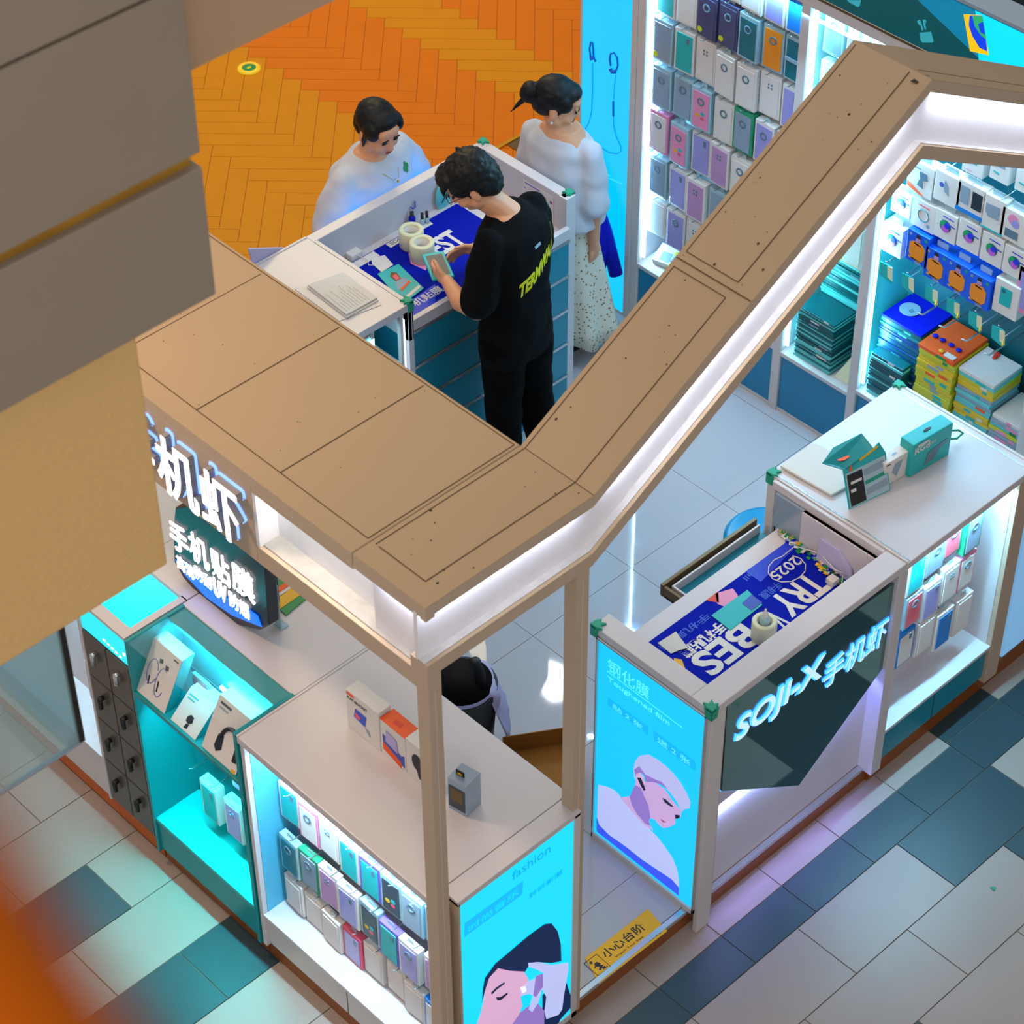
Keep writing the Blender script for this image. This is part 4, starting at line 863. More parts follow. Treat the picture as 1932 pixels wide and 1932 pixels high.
m.slab([f(.13, .6), f(.17, .62), f(.19, .5), f(.16, .42), f(.13, .48)], Z*.0006, 'ink'); m.slab([f(.12, .36), f(.17, .45), f(.20, .40), f(.13, .30)], Z*.0006, 'ink'); m.slab(ringpoly(f(.12, .7), ux, uy, .006, .006, 8), Z*.0006, 'ink'); m.slab([f(.10, .5), (f(.14, .56)), f(.14, .52), f(.10, .46)], Z*.0006, 'ink'); m.slab([f(.16, .35), f(.2, .35), f(.2, .3), f(.22, .3), f(.22, .27), f(.16, .27)], Z*.0006, 'ink'); m.build('print', t)
t = thing('floor_light', 'round yellow rimmed floor light with a green centre on the wood floor', 'light', tuple(at(470, 130, 'z', .0)))
c_ = at(470, 130, 'z', .001); m = MB().lathe([(.062, 0), (.062, .006), (.045, .012), (.038, .012), (.038, 0)], c_, 'floor_disc', 28); m.build('rim', t)
m = MB().lathe([(.04, .007), (.0, .007)], c_, 'green_print', 24); m.slab(ringpoly(c_+Z*.008, X, Y, .015, .01, 8), Z*.001, 'yellow_green'); m.build('lens', t)
c_ = at(1874, 1677, 'z', .002); t = thing('litter', 'tiny bright green scrap on a pale floor tile', 'litter', tuple(c_))
m = MB().slab([c_+Vector((-.006, -.01, 0)), c_+Vector((.01, -.004, .002)), c_+Vector((.006, .008, 0)), c_+Vector((-.004, .012, 0))], Z*.002, 'green_rubber'); m.build('scrap', t)
# ================================================================== BACK WALL OF LIT BAYS
XW = 3.42
mat('inner_grey', '#a9c2cc', .35); mat('peg_dark', '#12606c', .4); mat('teal_inner', '#3ec8c8', .4)
def bay(name, label, ya, yb, panel, inner, zsh=.44, led=True, lamp=7, col=(.25, .65, 1)):
    """ya > yb : the bay spans from ya (left as seen) to yb"""
    t = thing(name, label, 'wall cabinet', (XW, (ya+yb)/2, .1), 'lit wall cabinets'); t['group'] = 'lit wall cabinets'
    m = MB(); m.box(XW, XW+.03, ya-.045, ya, .08, 2.14, 'white_metal'); m.build('post', t, bevel=.003)
    m = MB(); m.box(XW+.29, XW+.31, yb, ya-.03, zsh, 2.14, panel); m.build('back_panel', t)
    m = MB(); m.box(XW+.03, XW+.30, ya-.04, ya-.025, .1, 2.14, inner); m.build('side_panel', t)
    m = MB(); m.box(XW, XW+.30, yb, ya-.04, zsh-.02, zsh, 'white_lam'); m.build('shelf', t, bevel=.002)
    m = MB(); m.box(XW+.012, XW+.03, yb+.002, ya-.047, .115, zsh-.025, 'blue_drawer'); m.build('door', t, bevel=.002)
    m = MB(); m.box(XW+.008, XW+.03, yb, ya-.045, .08, .115, 'white_metal'); m.box(XW+.008, XW+.03, yb, ya-.045, zsh-.028, zsh-.02, 'white_metal'); m.build_each('rail', t)
    if led:
        m = MB(); m.box(XW+.032, XW+.040, ya-.056, ya-.047, zsh+.02, 2.12, 'led'); m.build('light_strip', t)
        area('bay_lamp', (XW+.034, ya-.058, 1.3), (XW+.20, ya-.42, 1.3), .010, 1.6, lamp, col)
    return t
b1 = bay('wall_cabinet', 'first lit wall bay by the blue earphone advert, full of phone cases', 2.515, 1.655, 'inner_grey', 'white_lam', lamp=14)
b2 = bay('wall_cabinet', 'narrow middle wall bay with stacks of dark teal cases on its shelf', 1.655, 1.235, 'teal_inner', 'inner_grey', zsh=.43, lamp=5, col=(.1, .85, 1))
b3 = bay('wall_cabinet', 'wide right wall bay with boxed gadgets, blue packs and case stacks', 1.235, .38, 'peg_dark', 'teal_inner', zsh=.47, lamp=10, col=(.2, .72, 1))
b4 = bay('wall_cabinet', 'last wall bay cut off by the right edge of the photo', .38, -.05, 'peg_dark', 'teal_inner', zsh=.47, lamp=3, col=(.3, .85, 1))
m = MB(); m.box(XW+.04, XW+.05, -.05, 2.5, 2.06, 2.07, 'led_soft'); m.build('top_light', b1)
area('bay_top_lamp', (XW+.02, 1.3, 2.1), (XW+.2, 1.3, .9), 2.4, .05, 17, (.25, .68, 1)); area('wall_spill_fill', (XW+.008, 1.2, 2.136), (2.60, .6, 1.0), 2.2, .010, 28, (.35, .72, 1))  # second lamp is added for the cool spill over the counters
HD = thing('header_lightbox', 'teal backlit header panel above the wall bays with earbud and tablet pictures', 'lightbox', (XW, 1.3, 2.14))
m = MB(); m.box(XW-.002, XW+.12, -.3, 2.86, 2.14, 2.198, 'white_metal'); m.box(XW-.002, XW+.12, -.3, 2.86, 2.458, 2.475, 'card_grey'); m.box(XW-.004, XW-.001, -.3, 2.86, 2.186, 2.197, 'brown_metal'); m.build('frame', HD, bevel=.002)
mat('e_teal_dk', '#004a50', .3, emit=.5, ecol=(0, .075, .09)); mat('e_teal_mid', '#0078a0', .3, emit=.6, ecol=(0, .20, .36)); mat('e_cy', '#00c8ff', .3, emit=.9, ecol=(0, .62, 1)); mat('e_icon', '#30a8b8', .3, emit=.5, ecol=(.04, .34, .42)); mat('e_yel', '#f8c800', .4, emit=.6, ecol=(.85, .55, 0)); mat('e_grn', '#30b060', .4, emit=.5, ecol=(.02, .45, .2)); mat('e_bl2', '#0030e0', .4, emit=.6, ecol=(0, .06, .9))
m = MB(); m.box(XW, XW+.02, -.3, 2.86, 2.198, 2.458, 'e_teal_dk')
d2 = lambda pts, mt, l: decal(m, [(1500+a/4.472, b/4.472) for a, b in pts], 'x', XW, mt, l, (-1, 0, 0))
zt = lambda y, z: Vector((XW-.0006, y, z))
m.slab([zt(1.30, 2.455), zt(.62, 2.20), zt(-.3, 2.20), zt(-.3, 2.455)], (-.0006, 0, 0), 'e_teal_mid')
m.slab([zt(.86, 2.455), zt(.80, 2.2), zt(-.3, 2.2), zt(-.3, 2.455)], (-.0012, 0, 0), 'e_cy')
d2([(1425,118),(1580,125),(1610,300),(1640,465),(1480,430)], 'e_yel', 5)
d2([(1478,128),(1580,128),(1612,300),(1625,430),(1560,400),(1500,300),(1470,210)], 'e_bl2', 6)
d2([(1500,130),(1585,130),(1605,230),(1618,330),(1575,300),(1520,220)], 'e_grn', 7); d2([(1550,200),(1590,180),(1608,290),(1570,270)], 'e_bl2', 8)
d2([(1052,275),(1150,265),(1172,345),(1160,358),(1080,358),(1062,340)], 'e_icon', 4)
d2([(1032,178),(1045,165),(1062,172),(1070,195),(1085,250),(1075,262),(1062,215),(1045,205)], 'e_icon', 4); d2([(1080,165),(1100,160),(1112,178),(1102,200),(1110,245),(1098,252),(1086,205)], 'e_icon', 4)
d2([(440,0),(560,0),(548,50),(530,58),(460,18)], 'e_icon', 4)
m.build('picture_panel', HD)
# tall blue advert at the end of the wall
AD = thing('advert_lightbox', 'tall blue lit advert with earphones at the end of the wall bays', 'lightbox', (XW, 2.68, .1))
m = MB(); m.box(XW-.002, XW+.12, 2.516, 2.548, .08, 2.14, 'white_metal'); m.box(XW-.002, XW+.12, 2.838, 2.85, .08, 2.14, 'white_metal'); m.box(XW, XW+.12, 2.548, 2.838, .08, .11, 'white_metal'); m.build('frame', AD, bevel=.002)
m = MB(); m.box(XW+.002, XW+.1, 2.548, 2.838, .11, 2.14, 'box_blue'); xa = XW+.001
pa = lambda pts: [at(1080+a/4.025, b/4.025, 'x', xa-.002) for a, b in pts]
mat('e_dkb', '#0040b0', .4, emit=.4, ecol=(0, .09, .5)); mat('e_line', '#0080e0', .4, emit=.5, ecol=(0, .27, .82))
m.tube(pa([(152, 480), (152, 700), (145, 850), (125, 930), (95, 985), (120, 1040), (200, 1110), (280, 1160), (340, 1168), (368, 1150), (365, 1110), (330, 1030), (312, 950), (310, 880)]), .0022, 'e_line', 5)
m.tube(pa([(310, 880), (310, 770)]), .0045, 'e_dkb', 6); m.tube(pa([(312, 760), (318, 650), (328, 570)]), .0018, 'e_line', 5)
m.tube(pa([(138, 440), (130, 370), (140, 320), (152, 325), (158, 370), (160, 430), (175, 470)]), .004, 'e_dkb', 6); m.tube(pa([(325, 550), (345, 500), (340, 440), (315, 402), (290, 410), (282, 450), (290, 500)]), .004, 'e_dkb', 6); m.tube(pa([(288, 520), (300, 545), (325, 545)]), .009, 'e_dkb', 8); m.tube(pa([(140, 430), (150, 455)]), .008, 'e_dkb', 8)
m.tube(pa([(230, 1300), (290, 1340)]), .001, 'e_text', 4); m.tube(pa([(270, 1350), (380, 1400)]), .001, 'e_text', 4)
m.build('poster', AD)
# blue bag
t = thing('folded_stroller', 'deep blue folded bag and frame leaning behind the woman in the skirt', 'bag', (3.34, 2.62, .1))
m = MB(); m.tube([(3.36, 2.78, .86), (3.37, 2.70, .72), (3.37, 2.62, .56), (3.37, 2.55, .36)], [.02, .026, .03, .032], 'deep_blue', 10); m.build('frame', t)
m = MB(); m.ell((3.34, 2.68, .46), (.04, .10, .18), 'deep_blue'); m.tube([(3.33, 2.74, .62), (3.32, 2.66, .50)], .02, 'glow_blue' if 0 else 'ink', 6); m.build('bag', t)
m = MB(); m.tube([(3.31, 2.74, .66), (3.30, 2.70, .62)], .014, 'card_white', 6); m.tube([(3.29, 2.68, .50), (3.29, 2.64, .47)], .010, 'card_white', 6); m.tube([(3.29, 2.72, .55), (3.29, 2.68, .53)], .01, 'lavender', 6); m.build('strap', t)
# packages of bay one
G = [['teal_window', 'four_lens', 'dark_ring', 'dark_ring', 'teal_dark', 'orange', 'two_cards'],
     ['clear_dot', 'teal_window', 'four_lens', 'white_ring', 'white_ring', 'four_lens', 'lav'],
     ['grey_ring', 'grey_ring', 'pink_flower', 'white_ring', 'green_side', 'lav_ring', 'blue_big'],
     ['pink', 'pink_flower', 'lav', 'pink_case', 'white_ring', 'plain', 'grey_ring'],
     ['grey_ring', 'lav', 'pink_case', 'clear_dot', 'plain', 'four_lens', 'lav'],
     ['plain', 'lav_ring', 'four_lens', 'white_ring', 'grey_ring', 'plain', 'lav']]
G.insert(0, ['blue_big', 'plain', 'grey_ring', 'white_ring', 'four_lens', 'lav', 'blue_big'])
RW = ['topmost', 'second', 'third', 'fourth', 'fifth', 'sixth', 'lowest']
hk = MB()
for r, row in enumerate(G):
    zt_ = 1.945+.225-r*.228
    for c_, kd in enumerate(row):
        yl = 2.452-c_*.1165; h_ = .180 if kd != 'plain' else .165
        pack(kd, XW+.035+rnd.uniform(-.008, .01), yl+rnd.uniform(-.003, .003), zt_-h_-.02+rnd.uniform(-.006, .006), -R_(90)+rnd.uniform(-.05, .05), '%s from the left, %s row, first wall bay' % (ORD[c_], RW[r]), 'phone cases in the first wall bay', w_=.106, h=h_+.02, d=.04)
        if (r+c_) % 2 == 0:  # a second package behind on the same hook
            pack('plain', XW+.085, yl+.004, zt_-h_+.004, -R_(90), 'behind the %s one, %s row, first wall bay' % (ORD[c_], RW[r]), 'phone cases in the first wall bay', w_=.094, h=.17, d=.03)
        o = Vector((XW+.29, yl-.049, zt_+.012)); hk.tube([o, Vector((XW+.02, yl-.049, zt_+.012)), Vector((XW+.01, yl-.049, zt_+.022))], .0025, 'silver', 6)
hk.build_each('hook', b1)
# small goods on the shelf of bay one
sh = [('card_white', 2.42, .10, .035), ('pink', 2.40, .10, .03), ('card_grey', 2.34, .09, .05), ('yellow_green', 2.33, .08, .03), ('card_white', 2.29, .09, .04), ('ink', 2.20, .10, .06), ('dk_case', 2.16, .12, .04)]
for k, (mt, y_, w_, h_) in enumerate(sh):
    words = ['white flat pack', 'pink flat pack', 'grey thick pack', 'lime flat pack', 'white thick pack', 'black gadget', 'dark gadget'][k]
    x_ = XW+.05+.02*(k % 3); t = thing('small_pack', words+', %s from the left on the shelf below the first wall bay' % ORD[k], 'package', (x_, y_, .44), 'packs on the first bay shelf')
    t.rotation_euler = (0, -.35 if k < 5 else 0, rnd.uniform(-.3, .3))
    m = MB().box(0, .10, -w_, 0, 0, h_, mt); m.build('carton', t, bevel=.003, local=True); m = MB().box(.01, .06, -w_*.8, -w_*.3, h_, h_+.001, 'card_grey' if mt != 'ink' else 'green_print'); m.build('label', t, local=True)
# middle bay : packages up high, boxes and stacks below
hk = MB()
for r in range(3):
    for c_ in range(3):
        pack(['grey_ring', 'lav', 'plain', 'white_ring', 'four_lens', 'grey_ring', 'plain', 'lav', 'white_ring'][r*3+c_], XW+.05, 1.575-c_*.115, 1.94-r*.23, -R_(90), '%s from the left, %s row, narrow bay' % (ORD[c_], ['top', 'second', 'third'][r]), 'phone cases in the middle wall bay', w_=.095, h=.19, d=.04)
        hk.tube([(XW+.29, 1.53-c_*.115, 2.14-r*.23), (XW+.03, 1.53-c_*.115, 2.14-r*.23)], .0025, 'silver', 6)
for c_ in range(2):
    pack('plain', XW+.10, 1.53-c_*.12, .98+.0, -R_(90), '%s of two low in the narrow bay' % ['farther', 'nearer'][c_], 'phone cases in the middle wall bay', w_=.10, h=.2, d=.06)
    hk.tube([(XW+.29, 1.48-c_*.12, 1.19), (XW+.1, 1.48-c_*.12, 1.19)], .0025, 'silver', 6)
hk.build_each('hook', b2)
mat('stack_teal', '#0e6e74', .3); mat('stack_teal2', '#0a5660', .3); mat('stack_lite', '#62c8cc', .35); mat('stack_blue', '#0c3a78', .3)
TENS = ['', '', 'twenty', 'thirty', 'forty']; TEEN = ['tenth', 'eleventh', 'twelfth', 'thirteenth', 'fourteenth', 'fifteenth', 'sixteenth', 'seventeenth', 'eighteenth', 'nineteenth']
ORD2 = ORD[:9]+TEEN+['twentieth']+['twenty-'+a for a in ORD[:9]]+['thirtieth']+['thirty-'+a for a in ORD[:9]]
def stack(x0, x1, y0, y1, z0, z1, n_, mts, words, group, top=None, jit=.004, lab=None):
    """flat packs piled one on another, each a thing"""
    hgt = (z1-z0)/n_; rr = random.Random(int(x0*1000+y0*777))
    for k in range(n_):
        dx, dy = rr.uniform(-jit, jit), rr.uniform(-jit, jit); mt = rr.choice(mts)
        if k == n_-1 and top: mt = top
        pos = 'topmost' if k == n_-1 else ('lowest' if k == 0 else '%s from the top' % ORD2[n_-1-k])
        t = thing('flat_pack', '%s, %s' % (words, pos), 'package', (x0, y0, z0+k*hgt), group)
        m = MB().box(x0+dx, x1+dx, y0+dy, y1+dy, z0+k*hgt, z0+(k+1)*hgt-.0012, mt); m.build('carton', t, bevel=.0015)
        if lab and rr.random() < lab[1]:
            yy = y0+dy+rr.uniform(.02, (y1-y0)*.5); m = MB().box(x0+dx-.0006, x0+dx, yy, yy+rr.uniform(.02, .06), z0+k*hgt+.001, z0+(k+.8)*hgt, rr.choice(lab[0])); m.build('side_label', t)
    return t
stack(XW+.03, XW+.17, 1.36, 1.56, .431, .70, 28, ['stack_teal', 'stack_teal2', 'stack_lite', 'stack_teal2'], 'thin teal pack, front stack of the narrow bay', 'packs stacked in the middle bay', lab=(['card_white', 'card_grey'], .35))
stack(XW+.175, XW+.285, 1.27, 1.56, .431, .92, 38, ['stack_teal2', 'stack_teal', 'stack_teal2', 'stack_lite'], 'thin teal pack, rear stack of the narrow bay', 'packs stacked in the middle bay', top='orange_case', lab=(['card_white', 'card_grey'], .3))
t = thing('price_card', 'white upright card beside the teal stack in the narrow bay', 'card', (XW+.05, 1.29, .43))
m = MB().slab([(XW+.04, 1.34, .432), (XW+.04, 1.26, .432), (XW+.12, 1.25, .60), (XW+.12, 1.27, .60)], (.004, 0, 0), 'wax'); m.build('card', t)
# bay three
def gbox(px, py, px2, py2, x, dp, label, items, name='gadget_box', cat='box', body='card_white', g_='boxed gadgets on the right wall bay', tab=True):
    A = at(px, py, 'x', x); D_ = at(px2, py2, 'x', x); y0, y1, z0, z1 = D_.y, A.y, D_.z, A.z
    t = thing(name, label, cat, (x, y1, z0), g_); wd, hh = y1-y0, z1-z0
    m = MB().box(x, x+dp, y0, y1, z0, z1, body); m.build('carton', t, bevel=.002)
    m = MB(); f = lambda s_, t_, l=.0008: Vector((x-l, y1-wd*s_, z0+hh*t_))
    for kd, mt, *q_ in items:
        if kd == 'p': m.slab([f(a, b) for a, b in q_], (-.0008, 0, 0), mt)
        if kd == 'c': m.slab([f(q_[0]+q_[2]*math.cos(a*.4488), q_[1]+q_[2]*wd/hh*math.sin(a*.4488), q_[3] if len(q_) > 3 else .0008) for a in range(14)], (-.0006, 0, 0), mt)
        if kd == 'r': m.tube([f(q_[0]+q_[2]*math.cos(a*.4488), q_[1]+q_[2]*wd/hh*math.sin(a*.4488)) for a in range(15)], .0022, mt, 5)
    if m.v: m.build('front_print', t)
    if tab: m = MB().box(x+dp*.3, x+dp*.34, y0+wd*.25, y1-wd*.25, z1, z1+.025, 'clear_case'); m.build('hang_tab', t)
    return t
DISC = [('p', 'ink_blue', (.35, .86), (.85, .84), (.85, .80), (.35, .82)), ('c', 'teal_dk', .5, .52, .26), ('c', 'disc_g', .40, .56, .15, .0016), ('c', 'disc_p', .52, .44, .17, .0024), ('c', 'disc_b', .58, .56, .12, .0032), ('p', 'ink_blue', (.55, .66), (.95, .62), (.95, .58), (.55, .60))]
xf = XW+.05
gbox(1716, 297, 1756, 380, xf, .06, 'white box with a grey phone mount and an orange corner strip, right bay', [('p', 'orange_print', (.02, .30), (.75, .02), (.55, .02), (.02, .14)), ('p', 'ring_grey', (.45, .75), (.75, .75), (.8, .55), (.6, .5), (.65, .25), (.4, .3), (.5, .55)), ('p', 'card_grey', (.1, .85), (.5, .85), (.5, .80), (.1, .80))])
gbox(1767, 318, 1807, 398, xf, .06, 'white box with a small navy ball and grey clamp, right bay', [('c', 'ink_blue', .28, .58, .09), ('p', 'card_grey', (.4, .8), (.55, .6), (.6, .3), (.4, .4), (.36, .6))])
gbox(1810, 336, 1852, 420, xf, .05, 'white and blue box showing a grey and a black phone, right bay', [('p', 'blue_case', (0, .14), (1, .14), (1, 0), (0, 0)), ('p', 'card_grey', (.12, .85), (.45, .85), (.45, .3), (.12, .3)), ('p', 'ink', (.55, .82), (.92, .82), (.92, .28), (.55, .28))])
gbox(1858, 363, 1890, 447, xf, .05, 'white box with a rounded square charger print, right bay', [('p', 'card_grey', (.15, .75), (.75, .78), (.78, .4), (.3, .38), (.15, .5)), ('p', 'teal_card', (0, .05), (1, .05), (1, 0), (0, 0))])
gbox(1893, 388, 1932, 470, xf, .06, 'pale pink and white box with a square print at the right edge', [('c', 'pink', .45, .72, .2), ('c', 'lavender', .55, .62, .15, .0016), ('p', 'ring_grey', (.2, .38), (.7, .38), (.7, .12), (.2, .12))])
gbox(1821, 270, 1852, 340, XW+.07, .09, 'tall narrow white box with a teal stripe hanging above the phone box', [('p', 'teal_card', (.3, .5), (.7, .5), (.7, .42), (.3, .42)), ('p', 'pink', (.2, .15), (.5, .15), (.5, .12), (.2, .12)), ('p', 'ink_blue', (.35, .9), (.45, .9), (.45, .75), (.35, .75))])
gbox(1873, 285, 1901, 352, XW+.07, .05, 'tall narrow white box with a grey window, second in the top row', [('p', 'card_grey', (.15, .95), (.75, .95), (.75, .55), (.15, .55)), ('p', 'teal_card', (.2, .35), (.5, .32), (.5, .26), (.2, .29))])
gbox(1921, 305, 1950, 375, XW+.07, .05, 'tall narrow white box cut by the right edge, third in the top row', [('p', 'teal_card', (.2, .35), (.5, .32), (.5, .26), (.2, .29))])
for k, (a, b, c_, d_, wd_) in enumerate(((1685, 354, 1715, 415, 'first'), (1767, 391, 1800, 464, 'second'), (1811, 409, 1844, 484, 'third'), (1855, 434, 1887, 509, 'fourth'), (1897, 459, 1930, 533, 'fifth'), (1667, 417, 1698, 490, 'lowest'))):
    gbox(a, b, c_, d_, xf if k else XW+.07, .05 if k < 5 else .09, 'white box with a rainbow disc, %s of the disc boxes' % wd_, DISC, g_='white boxes with a rainbow disc')
gbox(1724, 370, 1760, 444, xf, .05, 'white box printed with a thin teal ring between the disc boxes', [('r', 'teal_dk', .5, .5, .24), ('p', 'coral', (.25, .86), (.75, .84), (.75, .80), (.25, .82)), ('c', 'card_grey', .75, .2, .08)])
for k, (a, b, c_, d_) in enumerate(((1714, 430, 1747, 509), (1748, 463, 1781, 541), (1789, 486, 1822, 564), (1829, 510, 1862, 589))):
    gbox(a, b, c_, d_, XW+.03, .11, 'bright blue pack with an orange picture, %s from the left of four' % ORD[k], [('p', 'orange_case', (.15, .62), (.3, .70), (.7, .70), (.85, .58), (.85, .25), (.7, .12), (.3, .12), (.15, .3)), ('p', 'lilac_case', (.38, .72), (.62, .72), (.6, .86), (.42, .86)), ('p', 'ink', (.42, .95), (.58, .95), (.6, .84), (.4, .84)), ('p', 'ink', (.35, .68), (.65, .64), (.65, .60), (.35, .63)), ('p', 'yellow', (.15, .18), (.7, .14), (.7, .10), (.15, .13)), ('p', 'card_grey', (.45, .08), (.75, .07), (.75, .02), (.45, .03)), ('c', 'green_rubber', .85, .88, .07), ('c', 'card_grey', .15, .88, .06)], body='blue_pack' if mat('blue_pack', '#0a5af0', .3) else '', name='phone_case_package', cat='phone case', g_='blue packs with an orange picture')
gbox(1880, 522, 1915, 608, XW+.04, .08, 'white hanging case box with a teal phone window beside the blue packs', [('p', 'teal_card', (.25, .82), (.72, .82), (.72, .3), (.25, .3)), ('c', 'teal_dk', .38, .72, .08, .0018)])
gbox(1925, 500, 1960, 610, XW+.05, .06, 'pink edged box half out of the photo at the right edge', [('p', 'lavender', (.1, .9), (.9, .9), (.9, .1), (.1, .1))], body='pink')
hk = MB()
for k, (px, py, lo) in enumerate(((1672, 512, 0), (1712, 533, 0), (1757, 556, 1), (1798, 580, 1), (1840, 605, 1), (1883, 632, 1))):
    p = at(px, py, 'x', XW+.03); t = thing('small_pack', 'little teal and cream hook card, %s from the left above the stacks' % ORD[k], 'package', tuple(p), 'hook cards above the stacks')
    m = MB(); m.slab([p+Vector((0, .035, .03)), p+Vector((0, -.02, .035)), p+Vector((0, -.03, -.045)), p+Vector((0, .03, -.03))], (.004, 0, 0), 'teal_card'); m.slab([p+Vector((-.001, -.005, .03)), p+Vector((-.001, -.03, .035)), p+Vector((-.001, -.038, -.03)), p+Vector((-.001, -.012, -.02))], (-.002, 0, 0), 'wax'); m.build('card', t)
    hk.tube([Vector((XW+.29, p.y, p.z+.045)), p+Vector((-.0, 0, .045)), p+Vector((-.01, 0, .055))], .003, 'silver', 6)
    if lo: hk.tube([Vector((XW+.29, p.y-.01, p.z-.08)), p+Vector((-.04, -.0, -.08)), p+Vector((-.055, .015, -.07))], .004, 'silver', 6); hk.tube([p+Vector((.0, -.03, -.01)), p+Vector((-.03, -.045, -.01))], .004, 'yellow', 6)
for y_ in (1.05, .93, .80, .66, .55):
    for z_ in (1.10, 1.45, 1.7): hk.tube([(XW+.29, y_, z_), (XW+.05, y_, z_)], .0025, 'silver', 6)
hk.build_each('hook', b3)
# stacks on the shelf of bay three
mat('stack_yel', '#c8c82a', .35); mat('stack_ylw', '#e0c020', .4)
stack(XW+.09, XW+.29, .962, 1.172, .471, .845, 30, ['stack_teal', 'stack_teal2', 'stack_blue', 'stack_teal2'], 'thin dark pack, blue topped stack of the right bay', 'packs stacked in the right bay', top='deep_blue', lab=(['card_white', 'stack_lite', 'card_grey'], .45))
t = thing('disc_card', 'round grey card lying on the blue topped stack', 'card', (3.62, 1.06, .846)); c_ = at(1717, 584, 'z', .848)
m = MB().slab(ringpoly(c_, X, Y, .045, .045, 24), Z*.002, 'card_grey'); m.slab([c_+Vector((-.02, -.02, .002)), c_+Vector((.0, -.025, .002)), c_+Vector((.01, -.005, .002)), c_+Vector((-.012, -.002, .002))], Z*.001, 'ring_grey'); m.build('card', t)
stack(XW+.03, XW+.085, .99, 1.16, .471, .68, 14, ['stack_teal2', 'stack_lite', 'stack_teal'], 'thin teal pack, low stack before the blue topped one', 'packs stacked in the right bay', lab=(['card_white'], .3))
stack(XW+.045, XW+.27, .752, .935, .471, .85, 20, ['stack_yel', 'stack_ylw', 'stack_lite', 'stack_yel'], 'yellow edged pack in the red topped stack', 'packs stacked in the right bay', top='orange_print', lab=(['green_print', 'card_grey', 'orange_print', 'teal_card'], .9))
t = thing('sticker_row', 'row of blue oval charms on the red topped stack', 'charms', (3.5, .84, .85)); m = MB()
for k, (px, py) in enumerate(((1765, 635), (1779, 643), (1795, 652), (1809, 662))): c_ = at(px, py, 'z', .851); m.ell(c_+Z*.004, (.012, .014, .006), 'deep_blue')
c_ = at(1791, 672, 'z', .852); m.slab([c_+Vector((-.015, -.03, 0)), c_+Vector((.01, -.03, 0)), c_+Vector((.01, .02, 0)), c_+Vector((-.015, .02, 0))], Z*.006, 'card_white'); m.ell(c_+Vector((.0, .04, .004)), (.01, .012, .006), 'yellow'); m.build('charm', t)
stack(XW+.065, XW+.25, .565, .742, .471, .83, 20, ['stack_yel', 'stack_lite', 'stack_ylw', 'card_grey'], 'yellow edged pack in the white topped stack', 'packs stacked in the right bay', top='card_white', lab=(['green_print', 'orange_print', 'teal_card', 'card_white'], .9))
t = thing('charm_card', 'small red charm lying on the white topped stack', 'charm', (3.55, .62, .84)); c_ = at(1880, 668, 'z', .832)
m = MB().ell(c_+Z*.004, (.012, .02, .006), 'red'); m.ell(c_+Vector((-.02, -.01, .004)), (.018, .010, .006), 'red'); m.build('charm', t)
stack(XW+.06, XW+.25, .39, .555, .471, .70, 12, ['stack_lite', 'stack_yel', 'card_grey', 'blue_case'], 'patterned pack in the stack nearest the last wall post', 'packs stacked in the right bay', top='card_white', lab=(['green_print', 'pink', 'teal_card'], .9))
# dark roof of the neighbouring unit behind the wall
m = B(3.9, 5.6, -2.5, 1.9, 2.2, 2.3, 'near_black'); m.box(3.95, 5.5, -2.4, 1.8, 0, 2.2, 'near_black'); struct(m.build('wall_back'))
# ================================================================== REPAIR BOOTH BEHIND
BO = thing('repair_booth', 'white walled repair booth with teal drawers and green corner guards', 'counter', (2.35, 2.5, .1))
bx0, bx1, by0, by1 = 1.87, 2.85, 2.245, 2.86
m = MB(); m.box(bx0-.01, bx1, by1-.05, by1, .1, 1.19, 'white_lam'); m.build('back_wall', BO, bevel=.003)
m = MB(); m.slab([(bx1-.05, by0+.07, .1), (bx1-.05, by1-.05, .1), (bx1-.05, by1-.05, 1.19), (bx1-.05, by0+.07, 1.19)], (.05, 0, 0), 'white_lam'); m.build('side_wall', BO, bevel=.003)
m = MB(); m.box(bx1-.055, bx1, by0+.055, by0+.10, .1, 1.19, 'white_metal'); m.box(bx0-.008, bx0+.02, by0, by0+.03, .1, 1.19, 'white_metal'); m.build_each('post', BO, bevel=.002)
m = MB(); m.box(bx0-.008, bx0+.01, by0, by1-.05, 1.0, 1.19, 'white_metal'); m.box(bx0+.012, bx0+.020, by0, by1-.05, 1.0, 1.175, 'card_grey'); m.build_each('side_wall', BO, bevel=.001)
m = MB(); m.box(bx0+.02, bx1-.05, by0+.05, by1-.05, 1.005, 1.02, 'white_lam'); m.box(bx0+.02, bx1-.055, by0+.03, by0+.055, 1.005, 1.06, 'white_lam'); m.build('tray', BO, bevel=.002)
for k in range(5):
    z1 = 1.0-k*.182; d_ = MB().box(bx0+.022, bx1-.058, by0+.035, by0+.05, z1-.178, z1-.006, 'teal_drawer').build('drawer', BO, bevel=.001)
    MB().box(bx0+.022, bx1-.058, by0+.028, by0+.036, z1-.010, z1+.002, 'silver').build('handle_rail', d_)
m = B(bx0+.02, bx1-.06, by0+.06, by1-.06, .1, 1.0, 'teal_drawer'); m.build('body', BO)
mat('booth_blue', '#002848', .3, emit=2.6, ecol=(.01, .34, 1)); B(bx0+.06, bx1-.06, by1, by1+.008, .30, 1.10, 'booth_blue').build('lit_panel', BO)
guard(bx0-.008, by0, 1.19, 1, -1, BO) if False else guard(bx0+.015, by0, 1.19, 1, -1, BO); guard(bx1, by0+.07, 1.19, 1, -1, BO); guard(bx1, by1, 1.19, 1, 1, BO)
